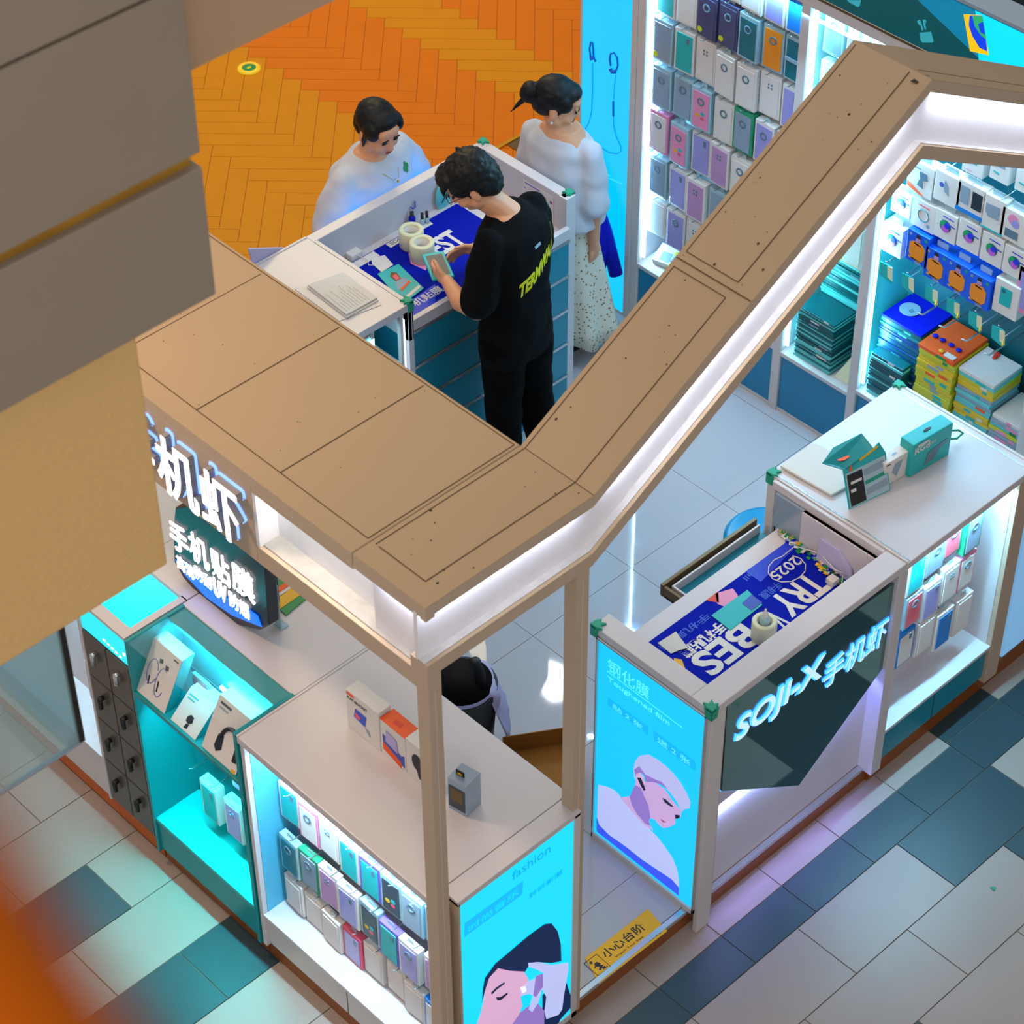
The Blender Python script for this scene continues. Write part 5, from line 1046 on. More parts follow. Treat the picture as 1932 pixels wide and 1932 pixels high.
it = [('p', 'mat_blue2', [(0, 0), (.2, 0), (.35, .25), (0, .2)]), ('t', 'card_white', 'BEST', .48, .50, .3, .26), ('t', 'card_white', '手机贴膜', .05, .12, .3, .10), ('p', 'pink', [(.40, .45), (.48, .55), (.50, .70), (.44, .75), (.38, .62)]), ('p', 'ink', [(.46, .72), (.56, .74), (.58, .84), (.48, .84)]), ('p', 'card_white', [(.0, .9), (.3, .9), (.3, .99), (0, .99)]), ('p', 'card_white', [(.4, .92), (.75, .92), (.75, .99), (.4, .99)]), ('t', 'teal_dk', 'SOJI-X', .42, .93, .14, .05), ('t', 'blue_print', 'SOJI-X', .12, .02, .16, .05)]
print_mat('work_mat', 'blue printed work mat under the tape rolls in the rear booth', (1.93, 2.31), (1, 0, 0), (0, 1, 0), .68, .46, 1.0205, 0, it)
tape(777, 463, 1.024, 'pale wax coloured tape roll, the farther of two in the rear booth', r=.052, h=.085); tape(797, 487, 1.024, 'pale wax coloured tape roll, the nearer of two in the rear booth', r=.052, h=.085)
def bottle(px, py, z, r, h, body, cap, label, caph=.02):
    c_ = at(px, py, 'z', z); t = thing('small_bottle', label, 'bottle', tuple(c_)); MB().lathe([(0, 0), (r, 0), (r, h*.8), (r*.6, h), (0, h)], c_, body, 16).build('bottle_body', t); MB().lathe([(r*.62, h), (r*.6, h+caph), (0, h+caph)], c_, cap, 14).build('cap', t)
bottle(778, 425, 1.021, .014, .05, 'deep_blue', 'ink', 'small dark blue bottle behind the tape rolls', .018)
bottle(797, 424, 1.021, .011, .03, 'clear_case', 'black', 'little clear polish bottle with a black cap, left of the pair', .03); bottle(806, 421, 1.021, .011, .03, 'clear_case', 'black', 'little clear polish bottle with a black cap, right of the pair', .03)
t = thing('photo_card', 'teal packaging card printed with a long haired person, on the rear booth mat', 'card', (2.0, 2.4, 1.02))
k_ = [at(a, b, 'z', 1.0255) for a, b in ((760, 575), (800, 545), (752, 499), (712, 518))]; m = MB().slab(k_, Z*.004, 'teal_card'); m.build('card', t, bevel=.001)
f = lambda s_, t_: k_[0].lerp(k_[1], s_).lerp(k_[3].lerp(k_[2], s_), t_)+Z*.0042
m = MB(); m.slab([f(.2, .35), f(.85, .35), f(.7, .6), (f(.35, .6))], Z*.0006, 'card_grey'); m.slab([f(.3, .28), f(.8, .36), (f(.8, .42)), f(.3, .34)], Z*.0012, 'orange_print'); m.slab([f(.38, .58), f(.62, .58), f(.66, .78), f(.5, .88), f(.34, .78)], Z*.0008, 'brown_metal'); m.slab([f(.42, .6), f(.58, .6), f(.6, .76), f(.42, .76)], Z*.0014, 'coral'); m.slab([f(.3, .04), f(.95, .08), f(.95, .16), f(.3, .12)], Z*.0008, 'card_white'); m.build('card_print', t)
t = thing('paper_slip', 'white rounded card standing out behind the teal photo card', 'paper', (1.95, 2.55, 1.02))
m = MB().slab([at(a, b, 'z', 1.026) for a, b in ((720, 514), (742, 500), (726, 482), (700, 488), (702, 498))], Z*.002, 'card_white'); m.build('sheet', t)
t = thing('socket_adapter', 'white socket and adapter at the left end of the rear booth tray', 'adapter', (1.93, 2.7, 1.02)); c_ = at(668, 478, 'z', 1.04)
m = MB().box(c_.x-.03, c_.x+.03, c_.y-.02, c_.y+.03, 1.021, 1.05, 'card_white'); m.build('body', t, bevel=.004); m = MB().tube([c_+Vector((.0, -.02, .0)), c_+Vector((.02, -.06, -.01)), c_+Vector((-.0, -.09, -.012)), c_+Vector((.04, -.12, -.013))], .0022, 'card_white', 6); m.build('cord', t)
t = thing('sticker_sheet', 'sheet of small colourful stickers taped inside the booth side wall', 'poster', (bx1-.051, 2.45, 1.0)); xq = bx1-.0505
m = MB(); m.box(xq-.0015, xq, 2.38, 2.56, 1.03, 1.16, 'card_white'); m.build('sheet', t); m = MB(); rr = random.Random(11)
for k in range(26):
    y_, z_ = rr.uniform(2.39, 2.55), rr.uniform(1.04, 1.14); m.slab(ringpoly((xq-.0016, y_, z_), Y, Z, rr.uniform(.003, .007), rr.uniform(.003, .008), 8), (-.0006, 0, 0), rr.choice(['pink_deep', 'lilac_case', 'ink_blue', 'teal_card', 'brown_metal', 'pink']))
m.box(xq-.0022, xq-.0016, 2.46, 2.55, 1.148, 1.154, 'purple'); m.build('sticker_print', t)
t = thing('plastic_bag', 'pale green see-through bag with a scribble hanging on the booth back wall', 'bag', (2.3, 2.8, 1.1)); c_ = at(828, 365, 'y', 2.80)
m = MB().ell((c_.x+.02, 2.795, c_.z-.02), (.045, .012, .075), 'stack_lite'); m.build('bag', t); m = MB().tube([(c_.x+.0, 2.782, c_.z-.04), (c_.x+.03, 2.78, c_.z+.0), (c_.x+.02, 2.78, c_.z-.03), (c_.x+.05, 2.78, c_.z-.01), (c_.x+.01, 2.78, c_.z-.02)], .0018, 'ink', 5); m.build('bag_print', t)
t = thing('wire_hook', 'small dark blue hook stuck on the booth back wall', 'hook', (2.2, 2.8, 1.1)); c_ = at(778, 388, 'y', 2.808)
m = MB().tube([(c_.x-.012, 2.805, c_.z), (c_.x-.004, 2.80, c_.z-.010), (c_.x+.008, 2.80, c_.z-.006), (c_.x+.01, 2.803, c_.z+.02)], .0035, 'ink_blue', 6); m.build('hook_body', t)
t = thing('scrap_heap', 'dark green and yellow packets at the right end of the rear booth tray', 'scraps', (2.7, 2.35, 1.02)); t['kind'] = 'stuff'; m = MB(); rr = random.Random(8)
for k in range(26):
    c_ = Vector((rr.uniform(2.58, 2.77), rr.uniform(2.33, 2.55), 1.024+rr.random()*.01)); a_ = rr.uniform(0, 3); ux = Vector((math.cos(a_), math.sin(a_), 0)); uy = Vector((-math.sin(a_), math.cos(a_), 0)); s1 = rr.uniform(.012, .03); s2 = rr.uniform(.006, .012)
    m.slab([c_-ux*s1-uy*s2, c_+ux*s1-uy*s2, c_+ux*s1+uy*s2, c_-ux*s1+uy*s2], Z*.002, rr.choice(['green_print', 'green_print', 'ink', 'yellow_green', 'blue_case']))
m.build('scraps', t)
# counter joined to the booth
CO = thing('side_counter', 'white topped counter with a notebook, left of the rear booth', 'counter', (1.4, 2.5, .1))
m = MB(); m.box(.9, bx0-.01, by0-.005, by1, 1.155, 1.19, 'white_lam'); m.box(.9, bx0-.012, by1-.012, by1, 1.19, 1.194, 'white_metal'); m.build('countertop', CO, bevel=.003)
m = MB(); m.box(.9, bx0-.02, by1-.03, by1-.01, .1, 1.155, 'white_lam'); m.build('back_panel', CO)
m = MB(); m.box(bx0-.05, bx0-.035, by0, by0+.02, .1, 1.155, 'white_metal'); m.box(bx0-.20, bx0-.185, by0, by0+.02, .1, 1.155, 'white_metal'); m.box(.9, bx0-.05, by0, by0+.3, .90, .915, 'white_lam'); m.box(.9, bx0-.05, by0, by0+.3, .55, .565, 'white_lam'); m.build('frame', CO, bevel=.001)
m = B(bx0-.034, bx0-.024, by0+.003, by0+.018, .35, 1.12, 'led_soft'); m.build('light_strip', CO)
m = B(.9, bx0-.05, by0+.30, by0+.32, .1, 1.155, 'blue_drawer'); m.build('inner_panel', CO)
for k in range(7):
    t = thing('flat_pack', 'white and dark flat pack on the shelf under the side counter, %s from the top' % ORD[k], 'package', (1.6, by0+.02, 1.12-k*.03), 'packs under the side counter')
    m = MB().box(1.50, 1.665, by0+.01, by0+.14, .916+(6-k)*.031, .916+(6-k)*.031+.028, 'stack_blue' if k % 2 else 'card_white'); m.build('carton', t, bevel=.002); MB().box(1.61, 1.664, by0+.0095, by0+.01, .918+(6-k)*.031, .916+(6-k)*.031+.025, 'stack_lite').build('side_label', t)
area('counter_lamp', (1.6, by0-.02, 1.1), (1.6, 2.5, .8), .3, .05, .8, (.4, .85, 1))
t = thing('notebook', 'open notebook with handwriting lying on the side counter', 'notebook', (1.55, 2.42, 1.194))
k_ = [at(a, b, 'z', 1.2) for a, b in ((654, 599), (714, 566), (648, 516), (579, 541))]; m = MB().slab([p-Z*.006 for p in k_], Z*.006, 'paper'); m.build('cover', t)
m = MB().slab([p.lerp(k_[2], .03)+Z*.001 for p in k_], Z*.008, 'paper'); m.build('pages', t, bevel=.002)
m = MB(); f = lambda s_, t_: k_[0].lerp(k_[1], s_).lerp(k_[3].lerp(k_[2], s_), t_)+Z*.0098
for k in range(9):
    s_ = .12+.085*k; l_ = rnd.uniform(.25, .7); pts = [f(s_, .08+l_*i/10+rnd.uniform(-.004, .004))+Vector((rnd.uniform(-.0015, .0015), 0, 0)) for i in range(10)]; m.tube(pts, .0006, 'card_grey', 4)
m.build('handwriting', t)
t = thing('paper_sheet', 'loose white sheet under the open notebook', 'paper', (1.5, 2.4, 1.19)); m = MB().slab([at(a, b, 'z', 1.1915) for a, b in ((640, 606), (720, 575), (650, 520), (555, 545))], Z*.0015, 'card_white'); m.build('sheet', t)
t = thing('paper_stack', 'pale violet sheets of paper standing up at the back of the side counter', 'paper', (1.3, 2.86, 1.19))
k_ = [(470, 470), (476, 492), (468, 500), (520, 560), (540, 560), (537, 468)]; m = MB().slab([at(a, b, 'y', 2.862)+Vector((0, 0, 0)) for a, b in k_], (0, .01, 0), 'paper_violet'); m.build('sheets', t)
m = MB().slab([at(a, b, 'y', 2.860) for a, b in ((530, 503), (535, 504), (533, 530), (526, 530))], (0, -.002, 0), 'wax'); m.build('label', t)
# ================================================================== INSIDE THE KIOSK
c_ = at(1450, 1010, 'z', .5); t = thing('bucket_stool', 'round blue plastic stool behind the front service counter', 'stool', (c_.x, c_.y, .1)); mat('stool_blue', '#0e8cc0', .25)
MB().lathe([(0, .40), (.15, .40), (.17, .395), (.178, .38), (.172, .36), (.15, .36)], (c_.x, c_.y, .1), 'stool_blue', 36).build('seat', t)
MB().lathe([(.15, .36), (.16, .2), (.175, .0), (.165, .0), (.14, .36)], (c_.x, c_.y, .1), 'stool_blue', 36).build('body', t)
t = thing('waste_bin', 'black bin with a white bag hung over it, on the floor inside the kiosk', 'bin', (.98, 1.02, .1))
bc = at(868, 1290, 'z', .55); bc = Vector((bc.x, bc.y, .1))
MB().lathe([(0, 0), (.11, 0), (.14, .45), (.13, .45), (.10, .02)], bc, 'black', 28).build('bin_body', t)
m = MB(); n_ = 28; vs = []
for i in range(9):
    for k in range(n_):
        a_ = 2*math.pi*k/n_; r_ = .145+.012*math.sin(a_*5+i)+.01*i*(.3 if i < 4 else .5); z_ = .47-i*.035
        if i == 0: r_ = .12
        if math.cos(a_+2.2) > .5: z_ = .47-i*.003; r_ = .13
        vs.append(bc+Vector((r_*math.cos(a_), r_*math.sin(a_), z_)))
fs = [(i*n_+k, i*n_+(k+1) % n_, (i+1)*n_+(k+1) % n_, (i+1)*n_+k) for i in range(8) for k in range(n_)]
m.add(vs, fs, 'paper_violet', True); m.build('liner_bag', t)
m = MB(); e = at(905, 1275, 'z', .6); m.ell(e, (.012, .03, .07), 'black'); e = at(897, 1247, 'z', .62); m.ell(e, (.02, .02, .012), 'black'); m.build('bag_handle', t)
t = thing('carton', 'large open brown cardboard box on the kiosk floor by the entrance post', 'box', (1.1, .75, .1))
A = at(948, 1390, 'z', .34); C_ = at(1097, 1367, 'z', .34); vv = Vector((-1, -1, 0)).normalized(); Bq = C_+vv*.36; Dq = A+vv*.22
m = MB(); dn = Vector((0, 0, -.238)); nn2 = (C_-A).normalized()
for p, q_, th_ in ((A, C_, vv*.004), (C_, Bq, -nn2*.004), (Bq, Dq, -vv*.004), (Dq, A, nn2*.004)): m.slab([p+dn, q_+dn, q_, p], th_, 'cardboard')
m.slab([p+Vector((0, 0, -.09)) for p in (A, C_, Bq, Dq)], (0, 0, .004), 'cardboard'); m.slab([p+dn for p in (A, C_, Bq, Dq)], (0, 0, .004), 'cardboard'); m.build('box_body', t)
# ceiling lamps that mirror in the polished floor
for (px, py, r_, nm, lb_) in ((1033, 1277, .20, 'ceiling_lamp', 'round white ceiling lamp above the kiosk, mirrored in its floor'), (1048, 1309, .10, 'ceiling_lamp', 'small white ceiling lamp above the kiosk, mirrored in its floor')):
    P = at(px, py, 'z', .1); d = (P-CAMP); d.z = -d.z; L = P+d*((9.5-.1)/d.z); t = thing(nm, lb_, 'lamp', tuple(L), 'ceiling lamps mirrored in the floor')
    mat('lamp_white', '#ffffff', .5, emit=28, ecol=(.9, .97, 1)); MB().lathe([(0, 0), (r_, 0)], L, 'lamp_white', 28).build('diffuser', t); MB().lathe([(r_, 0), (r_*1.15, 0), (r_*1.15, .1), (0, .1)], L, 'card_white', 28).build('housing', t)
# ================================================================== FOREGROUND
mat('case_steel', '#9fb4c4', .3, metal=.5); mat('case_glass', '#a8d4d8', .06, alpha=.35, spec=.7); mat('pane_reflection', '#a8e0ff', .15, noise=.1)
K = at(150, 1398, 'y', .06)
t = thing('glass_barrier', 'hanging glass smoke barrier with steel edges below the tan bulkhead at far left', 'barrier', (K.x, .06, 3.5))
MB().box(-3.6, K.x, .056, .062, K.z, 3.62, 'case_glass').build('glass_pane', t)
MB().box(K.x-.004, K.x+.002, .066, 2.6, K.z+.03, 3.62, 'pane_reflection').build('glass_pane', t)  # opaque light blue stands in for the reflection on this pane
MB().box(K.x-.035, K.x+.004, .06, 2.6, K.z-.004, K.z+.03, 'case_steel').build('edge_rail', t, bevel=.003)
MB().box(-3.6, K.x, .052, .066, K.z-.006, K.z+.002, 'case_steel').build('edge_rail', t, bevel=.002)
MB().box(K.x-.002, K.x+.012, .052, .075, K.z, 3.62, 'black').build('corner_post', t)
t = thing('handrail', 'bright orange out of focus rail very close to the viewpoint', 'rail', tuple(CAMP))
e = lambda px, py, dd: CAMP+(RT*((px-966)/FPX)-UP*((py-966)/FPX)+_f)*dd
mat('orange_rail', '#a04c00', .7, spec=.1)
m = MB().tube([e(-701, 1126, .28), e(-360, 1630, .28), e(-141, 1956, .28), e(419, 2786, .28)], .020, 'orange_rail', 24); m.build('rail_tube', t)
# ================================================================== PEOPLE
from mathutils.bvhtree import BVHTree
mat('skin', '#dca07a', .5, noise=.05, scale=14); mat('hair', '#080c0d', .5, noise=.2, scale=60, bump=.25, spec=.3)
mat('shirt_white', '#c6cad6', .8, bump=.5, scale=5); mat('shirt_black', '#05080b', .9, bump=.4, scale=5, spec=.15); mat('trousers', '#040608', .9, bump=.4, scale=4, spec=.1); mat('sole', '#151515', .6)
mat('logo_yellow', '#e0dc10', .6); mat('lips', '#8c3a34', .5); mat('eye_dark', '#1a0f0c', .3); mat('brow', '#1d1512', .7)
def skirt_mat():
    m = mat('skirt', '#d8d4c2', .85); nt = m.node_tree; b = nt.nodes['Principled BSDF']; tc = nt.nodes.new('ShaderNodeTexCoord')
    v = nt.nodes.new('ShaderNodeTexVoronoi'); v.inputs['Scale'].default_value = 55; nt.links.new(tc.outputs['Object'], v.inputs['Vector'])
    r = nt.nodes.new('ShaderNodeValToRGB'); r.color_ramp.elements[0].position = .22; r.color_ramp.elements[0].color = (*lin('#8a7440'), 1); r.color_ramp.elements[1].position = .30; r.color_ramp.elements[1].color = (*lin('#dcd8c6'), 1)
    nt.links.new(v.outputs['Distance'], r.inputs[0]); nt.links.new(r.outputs[0], b.inputs['Base Color'])
skirt_mat()
class LM_(MB):
    """shapes in a local frame given by a matrix"""
    def chain(s, pts, rad, seg=14):
        P = [Vector(p) for p in pts]; s.tube(P, rad, 'skin', seg)
        for p, r in zip(P, rad): s.ell(p, (r, r, r), 'skin', seg=seg, rings=8)
        return s
    def loft(s, rings, seg=28, p=2.3):
        vs = []; fs = []; n_ = len(rings)
        for (cx, cy, cz, rx, ry) in rings:
            for k in range(seg):
                a = 2*math.pi*k/seg; c, d = math.cos(a), math.sin(a)
                vs.append((cx+rx*math.copysign(abs(c)**(2/p), c), cy+ry*math.copysign(abs(d)**(2/p), d), cz))
        for i in range(n_-1):
            for k in range(seg): fs.append((i*seg+k, i*seg+(k+1) % seg, (i+1)*seg+(k+1) % seg, (i+1)*seg+k))
        fs += [list(range(seg))[::-1], [(n_-1)*seg+k for k in range(seg)]]
        return s.add(vs, fs, 'skin', True)
    def xf(s, k0, M):
        for i in range(k0, len(s.v)): s.v[i] = tuple(M @ Vector(s.v[i]))
CT = bpy.data.textures.new('cloth_folds', 'CLOUDS'); CT.noise_scale = .11; CT.noise_depth = 1
CH = bpy.data.textures.new('hair_locks', 'CLOUDS'); CH.noise_scale = .022; CH.noise_depth = 2
def fuse(mb, voxel, name, parent, mt, smooth=6, factor=.5, folds=0, tex=None):
    me = bpy.data.meshes.new('t'); me.from_pydata([tuple(v) for v in mb.v], [], mb.f); me.update()
    ob = bpy.data.objects.new('t', me); COL.objects.link(ob)
    r = ob.modifiers.new('r', 'REMESH'); r.mode = 'VOXEL'; r.voxel_size = voxel; r.use_smooth_shade = True
    if smooth: q_ = ob.modifiers.new('s', 'SMOOTH'); q_.factor = factor; q_.iterations = smooth
    if folds: q_ = ob.modifiers.new('d', 'DISPLACE'); q_.texture = tex or CT; q_.strength = folds; q_.mid_level = .45; q_.texture_coords = 'LOCAL'
    dg = bpy.context.evaluated_depsgraph_get(); out = bpy.data.meshes.new_from_object(ob.evaluated_get(dg)); bpy.data.objects.remove(ob)
    out.name = name; out.materials.clear(); out.materials.append(MATS[mt]); out.polygons.foreach_set('use_smooth', [True]*len(out.polygons)); out.polygons.foreach_set('material_index', [0]*len(out.polygons))
    o = bpy.data.objects.new(name, out); COL.objects.link(o); o.parent = parent; return o
def headM(c, yaw, pitch, roll=0):
    return Matrix.Translation(c) @ Matrix.Rotation(R_(yaw), 4, 'Z') @ Matrix.Rotation(R_(roll), 4, 'Y') @ Matrix.Rotation(R_(-pitch), 4, 'X')
def head(b, M, w_=1.0):
    k = len(b.v)
    b.ell((0, -.012, .030), (.074*w_, .092, .082), 'skin', seg=22, rings=14); b.ell((0, .026, -.022), (.062*w_, .066, .080), 'skin', seg=22, rings=14)
    b.ell((0, .040, -.078), (.040*w_, .040, .028), 'skin'); b.ell((0, .062, -.088), (.020, .022, .016), 'skin')
    for s_ in (-1, 1):
        b.ell((s_*.034*w_, .055, -.035), (.026, .030, .028), 'skin'); b.ell((s_*.073*w_, -.004, -.018), (.009, .019, .031), 'skin'); b.ell((s_*.028, .082, .022), (.020, .010, .007), 'skin')
        b.ell((s_*.048*w_, .01, -.06), (.022, .035, .03), 'skin')
    b.tube([(0, .082, .012), (0, .093, -.008), (0, .103, -.030)], [.007, .0085, .011], 'skin', 10); b.ell((0, .098, -.031), (.015, .012, .009), 'skin')
    b.ell((0, .084, -.056), (.021, .010, .006), 'skin'); b.ell((0, .082, -.066), (.017, .010, .006), 'skin'); b.ell((0, .07, .045), (.05*w_, .022, .03), 'skin')
    b.xf(k, M)
def face_bits(parent, M):
    for nm, mt, shapes in (('eye', 'eye_dark', [((-.028, .0855, .004), (.014, .006, .0045)), ((.028, .0855, .004), (.014, .006, .0045))]), ('eyebrow', 'brow', [((-.029, .0905, .0235), (.018, .004, .0035)), ((.029, .0905, .0235), (.018, .004, .0035))])):
        for c_, r_ in shapes:
            b = LM_(); b.ell(c_, r_, mt, seg=12, rings=6); b.xf(0, M); b.build(nm, parent, local=True)
    b = LM_(); b.ell((0, .0915, -.057), (.019, .0045, .0035), 'lips', seg=12, rings=6); b.ell((0, .0895, -.0645), (.015, .0045, .004), 'lips', seg=12, rings=6); b.xf(0, M); b.build('mouth', parent, local=True)
def hand(b, wrist, d, side, palm_n, curl=25, thumb_out=35, sc=.92):
    """d: direction of the fingers, palm_n: palm normal, side: direction of the thumb"""
    d = Vector(d).normalized(); pn = Vector(palm_n); pn = (pn-d*pn.dot(d)).normalized(); sd = d.cross(pn); sd = sd if sd.dot(Vector(side)) > 0 else -sd
    w = Vector(wrist)
    k = len(b.v); b.ell((0, 0, 0), (.038*sc, .046*sc, .015*sc), 'skin', seg=16, rings=10)
    Mx = Matrix(((sd.x, d.x, pn.x, 0), (sd.y, d.y, pn.y, 0), (sd.z, d.z, pn.z, 0), (0, 0, 0, 1))); b.xf(k, Matrix.Translation(w+d*.045*sc) @ Mx)
    b.chain([w-d*.01, w+d*.03*sc], [.023*sc, .024*sc], 10)
    L = [.068, .076, .070, .055]
    for i in range(4):
        o = w+d*(.082-.004*abs(i-1))*sc+sd*(.027-.018*i)*sc; q_ = d.copy(); pts = [o-d*.015*sc]; rr_ = [.0092*sc]
        for j, f_ in enumerate((.45, .31, .24)):
            a = R_(curl*(j*.75+.5)+i*3); dd = d*math.cos(a)+pn*math.sin(a); pts.append(pts[-1]+dd*L[i]*sc*f_+(dd*.012*sc if j == 0 else Vector())); rr_.append((.0088-.0008*j)*sc)
        b.chain(pts, rr_, 9)
    a = R_(thumb_out); td = d*math.cos(a)+sd*math.sin(a); o = w+d*.02*sc+sd*.024*sc
    t2 = (td*.8+pn*.35+d*.2).normalized(); b.chain([o, o+td*.032*sc, o+td*.032*sc+t2*.026*sc, o+td*.032*sc+t2*.026*sc+(t2+d*.6).normalized()*.02*sc], [.014*sc, .0115*sc, .0098*sc, .008*sc], 9)
def on_surface(obj, mb, direction=(0, 1, 0), off=.0015):
    me = obj.data; bvh = BVHTree.FromPolygons([v.co for v in me.vertices], [list(p.vertices) for p in me.polygons]); d = Vector(direction)
    z0 = min(Vector(v).dot(d) for v in mb.v); out = []
    for v in mb.v:
        v = Vector(v); lay = v.dot(d)-z0; h = bvh.ray_cast(v-d*1.0, d)
        out.append(tuple((h[0] if h[0] else v)-d*(off+(0.0012-min(lay, .0012))))) 
    mb.v = out
# ---- man in black behind the rear booth
pm = thing('person', 'person in a black t-shirt and trousers bending over a phone at the rear booth', 'person', (2.285, 2.075, .1), rz=R_(12))
HM = headM(Vector((-.08, .150, 1.535)), 38, 36, 0)
b = LM_()
b.loft([(0, 0, .80, .13, .09), (0, 0, .88, .15, .105), (0, 0, 1.0, .135, .095), (0, .0, 1.15, .145, .10), (0, .015, 1.28, .155, .105), (0, .025, 1.36, .13, .085), (0, .04, 1.41, .07, .06)])
b.chain([(0, .035, 1.38), (-.025, .07, 1.43), (-.068, .120, 1.485)], [.062, .055, .052])
head(b, HM)
SL, SR_, EL, ER, WL, WR = (-.165, .02, 1.345), (.165, .02, 1.345), (-.235, .02, 1.07), (.235, .06, 1.07), (-.125, .245, 1.045), (.105, .265, 1.055)
b.chain([SL, EL], [.040, .040]); b.chain([EL, (-.21, .12, 1.05), WL], [.043, .040, .026]); b.chain([SR_, ER], [.040, .040]); b.chain([ER, WR], [.042, .026])
hand(b, WL, (.18, .75, -.05), (.3, 0, .6), (.75, -.1, .1), 34, 40); hand(b, WR, (-.45, .65, -.12), (0, .3, .6), (-.5, -.5, -.4), 32, 40)
b.chain([(-.085, 0, .86), (-.09, .0, .48), (-.095, -.01, .08)], [.085, .058, .042]); b.chain([(.085, 0, .86), (.10, -.03, .48), (.12, -.07, .08)], [.085, .058, .042])
b.chain([(-.095, -.02, .05), (-.10, .1, .035)], [.04, .032]); b.chain([(.12, -.09, .05), (.13, .04, .035)], [.04, .032])
fuse(b, .0052, 'body', pm, 'skin', 4)
face_bits(pm, HM)
b = LM_()
b.loft([(0, 0, .74, .185, .125), (0, 0, .88, .178, .122), (0, 0, 1.02, .165, .115), (0, .002, 1.15, .168, .118), (0, .012, 1.27, .180, .125), (0, .02, 1.345, .165, .105), (0, .032, 1.395, .10, .078), (0, .04, 1.412, .074, .064)])
for S_, E_ in ((SL, EL), (SR_, ER)):
    S_, E_ = Vector(S_), Vector(E_); b.chain([S_+Vector((-.010 if S_.x > 0 else .010, 0, -.008)), S_.lerp(E_, .45), S_.lerp(E_, .86)], [.062, .068, .076])
sh = fuse(b, .009, 'shirt', pm, 'shirt_black', 8, folds=.022)
t_ = LM_(); t_.text('TERMWANG', (-.115, 0, 1.095), (1, 0, 0), (0, 0, 1), .285, .066, .001, 'logo_yellow', .045, shear=.2)
for i, v_ in enumerate(t_.v): t_.v[i] = (v_[0], v_[1], v_[2]+(v_[0]+.12)*.42)
on_surface(sh, t_); t_.build('shirt_print', pm, local=True)
t_ = LM_(); t_.slab([(-.02, 0, 1.285), (.02, 0, 1.285), (.02, 0, 1.296), (-.02, 0, 1.296)], (0, .001, 0), 'card_grey'); on_surface(sh, t_); t_.build('neck_label', pm, local=True)
b = LM_(); b.loft([(0, 0, .76, .155, .115), (0, 0, .86, .168, .122), (0, 0, .92, .155, .11)])
b.chain([(-.085, 0, .84), (-.09, .0, .48), (-.095, -.01, .06)], [.102, .078, .070]); b.chain([(.085, 0, .84), (.10, -.03, .48), (.12, -.07, .06)], [.102, .078, .070])
fuse(b, .010, 'trousers', pm, 'trousers', 6, folds=.022)
for x_, y_ in ((-.10, .04), (.13, -.02)):
    b = LM_(); b.ell((x_, y_, .035), (.048, .13, .038), 'skin'); fuse(b, .006, 'shoe', pm, 'sole', 2)
b = LM_(); k = 0
b.ell((0, -.022, .052), (.090, .104, .086), 'skin', seg=22, rings=14); b.ell((0, -.048, .005), (.085, .080, .082), 'skin'); b.ell((0, -.060, -.045), (.066, .054, .050), 'skin'); b.ell((0, .050, .086), (.072, .050, .036), 'skin')
for s_ in (-1, 1): b.ell((s_*.060, .022, .040), (.022, .045, .045), 'skin'); b.ell((s_*.068, .012, .005), (.008, .012, .028), 'skin')
for q_ in range(9): a_ = -1+q_*.25; b.tube([(a_*.05, .065, .085), (a_*.058, .092, .062), (a_*.062, .098, .045-.006*(q_ % 2))], [.014, .010, .003], 'skin', 7)
for q_ in range(22): a_ = rnd.uniform(0, 6.28); r_ = rnd.uniform(.02, .07); b.tube([(r_*math.cos(a_), -.02+r_*math.sin(a_), .115), (r_*1.25*math.cos(a_), -.02+r_*1.25*math.sin(a_), .128-r_*.35)], [.012, .004], 'skin', 6)
b.xf(0, HM); fuse(b, .005, 'hair', pm, 'hair', 2, folds=.014, tex=CH)
b = LM_()
for s_ in (-1, 1):
    for k in range(12): 
        a_, c_ = 2*math.pi*k/12, 2*math.pi*(k+1)/12
        b.tube([(s_*.031+.021*math.cos(a_), .104, .003+.016*math.sin(a_)), (s_*.031+.021*math.cos(c_), .104, .003+.016*math.sin(c_))], .0013, 'black', 5)
    b.tube([(s_*.052, .104, .006), (s_*.076, .02, .002)], .0013, 'black', 5)
b.xf(0, HM); b.build('glasses', pm, local=True)
# phone in his hands
hp = pm.matrix_basis.copy()
t = thing('phone', 'teal cased phone held in both hands over the rear booth', 'phone', (2.19, 2.38, 1.12), rz=R_(-25))
m = MB(); m.box(-.088, .088, -.046, .046, 0, .011, 'teal_card'); m.build('phone_body', t, bevel=.004, local=True); m = MB(); m.box(-.068, .068, -.034, .034, .011, .0122, 'dk_case'); m.build('screen', t, local=True)
t.location = (2.165, 2.40, 1.125); t.rotation_euler = (0, 0, R_(62))
# ---- customer in white facing the booth
pw = thing('person', 'person in a white t-shirt with a green clover print, looking down behind the rear booth', 'person', (2.40, 3.08, 0), rz=R_(180+8))
HW = headM(Vector((.02, .075, 1.395)), -14, 18, 3)
b = LM_()
b.loft([(0, -.02, .74, .16, .12), (0, -.02, .85, .18, .14), (0, -.01, .98, .17, .13), (0, 0, 1.09, .18, .13), (0, 0, 1.16, .17, .115), (0, .01, 1.225, .12, .085), (0, .02, 1.265, .07, .06)])
b.chain([(0, .015, 1.24), (.005, .03, 1.28), (.012, .045, 1.33)], [.062, .056, .054]); head(b, HW, 1.06)
AL, AR = (-.185, 0, 1.175), (.185, 0, 1.175); FL, FR = (-.24, .03, .985), (.27, .0, .965); VL, VR = (-.14, .08, .90), (.16, .08, .90)
for S_, E_, W_2 in ((AL, FL, VL), (AR, FR, VR)): b.chain([S_, E_], [.042, .046]); b.chain([E_, W_2], [.044, .027])
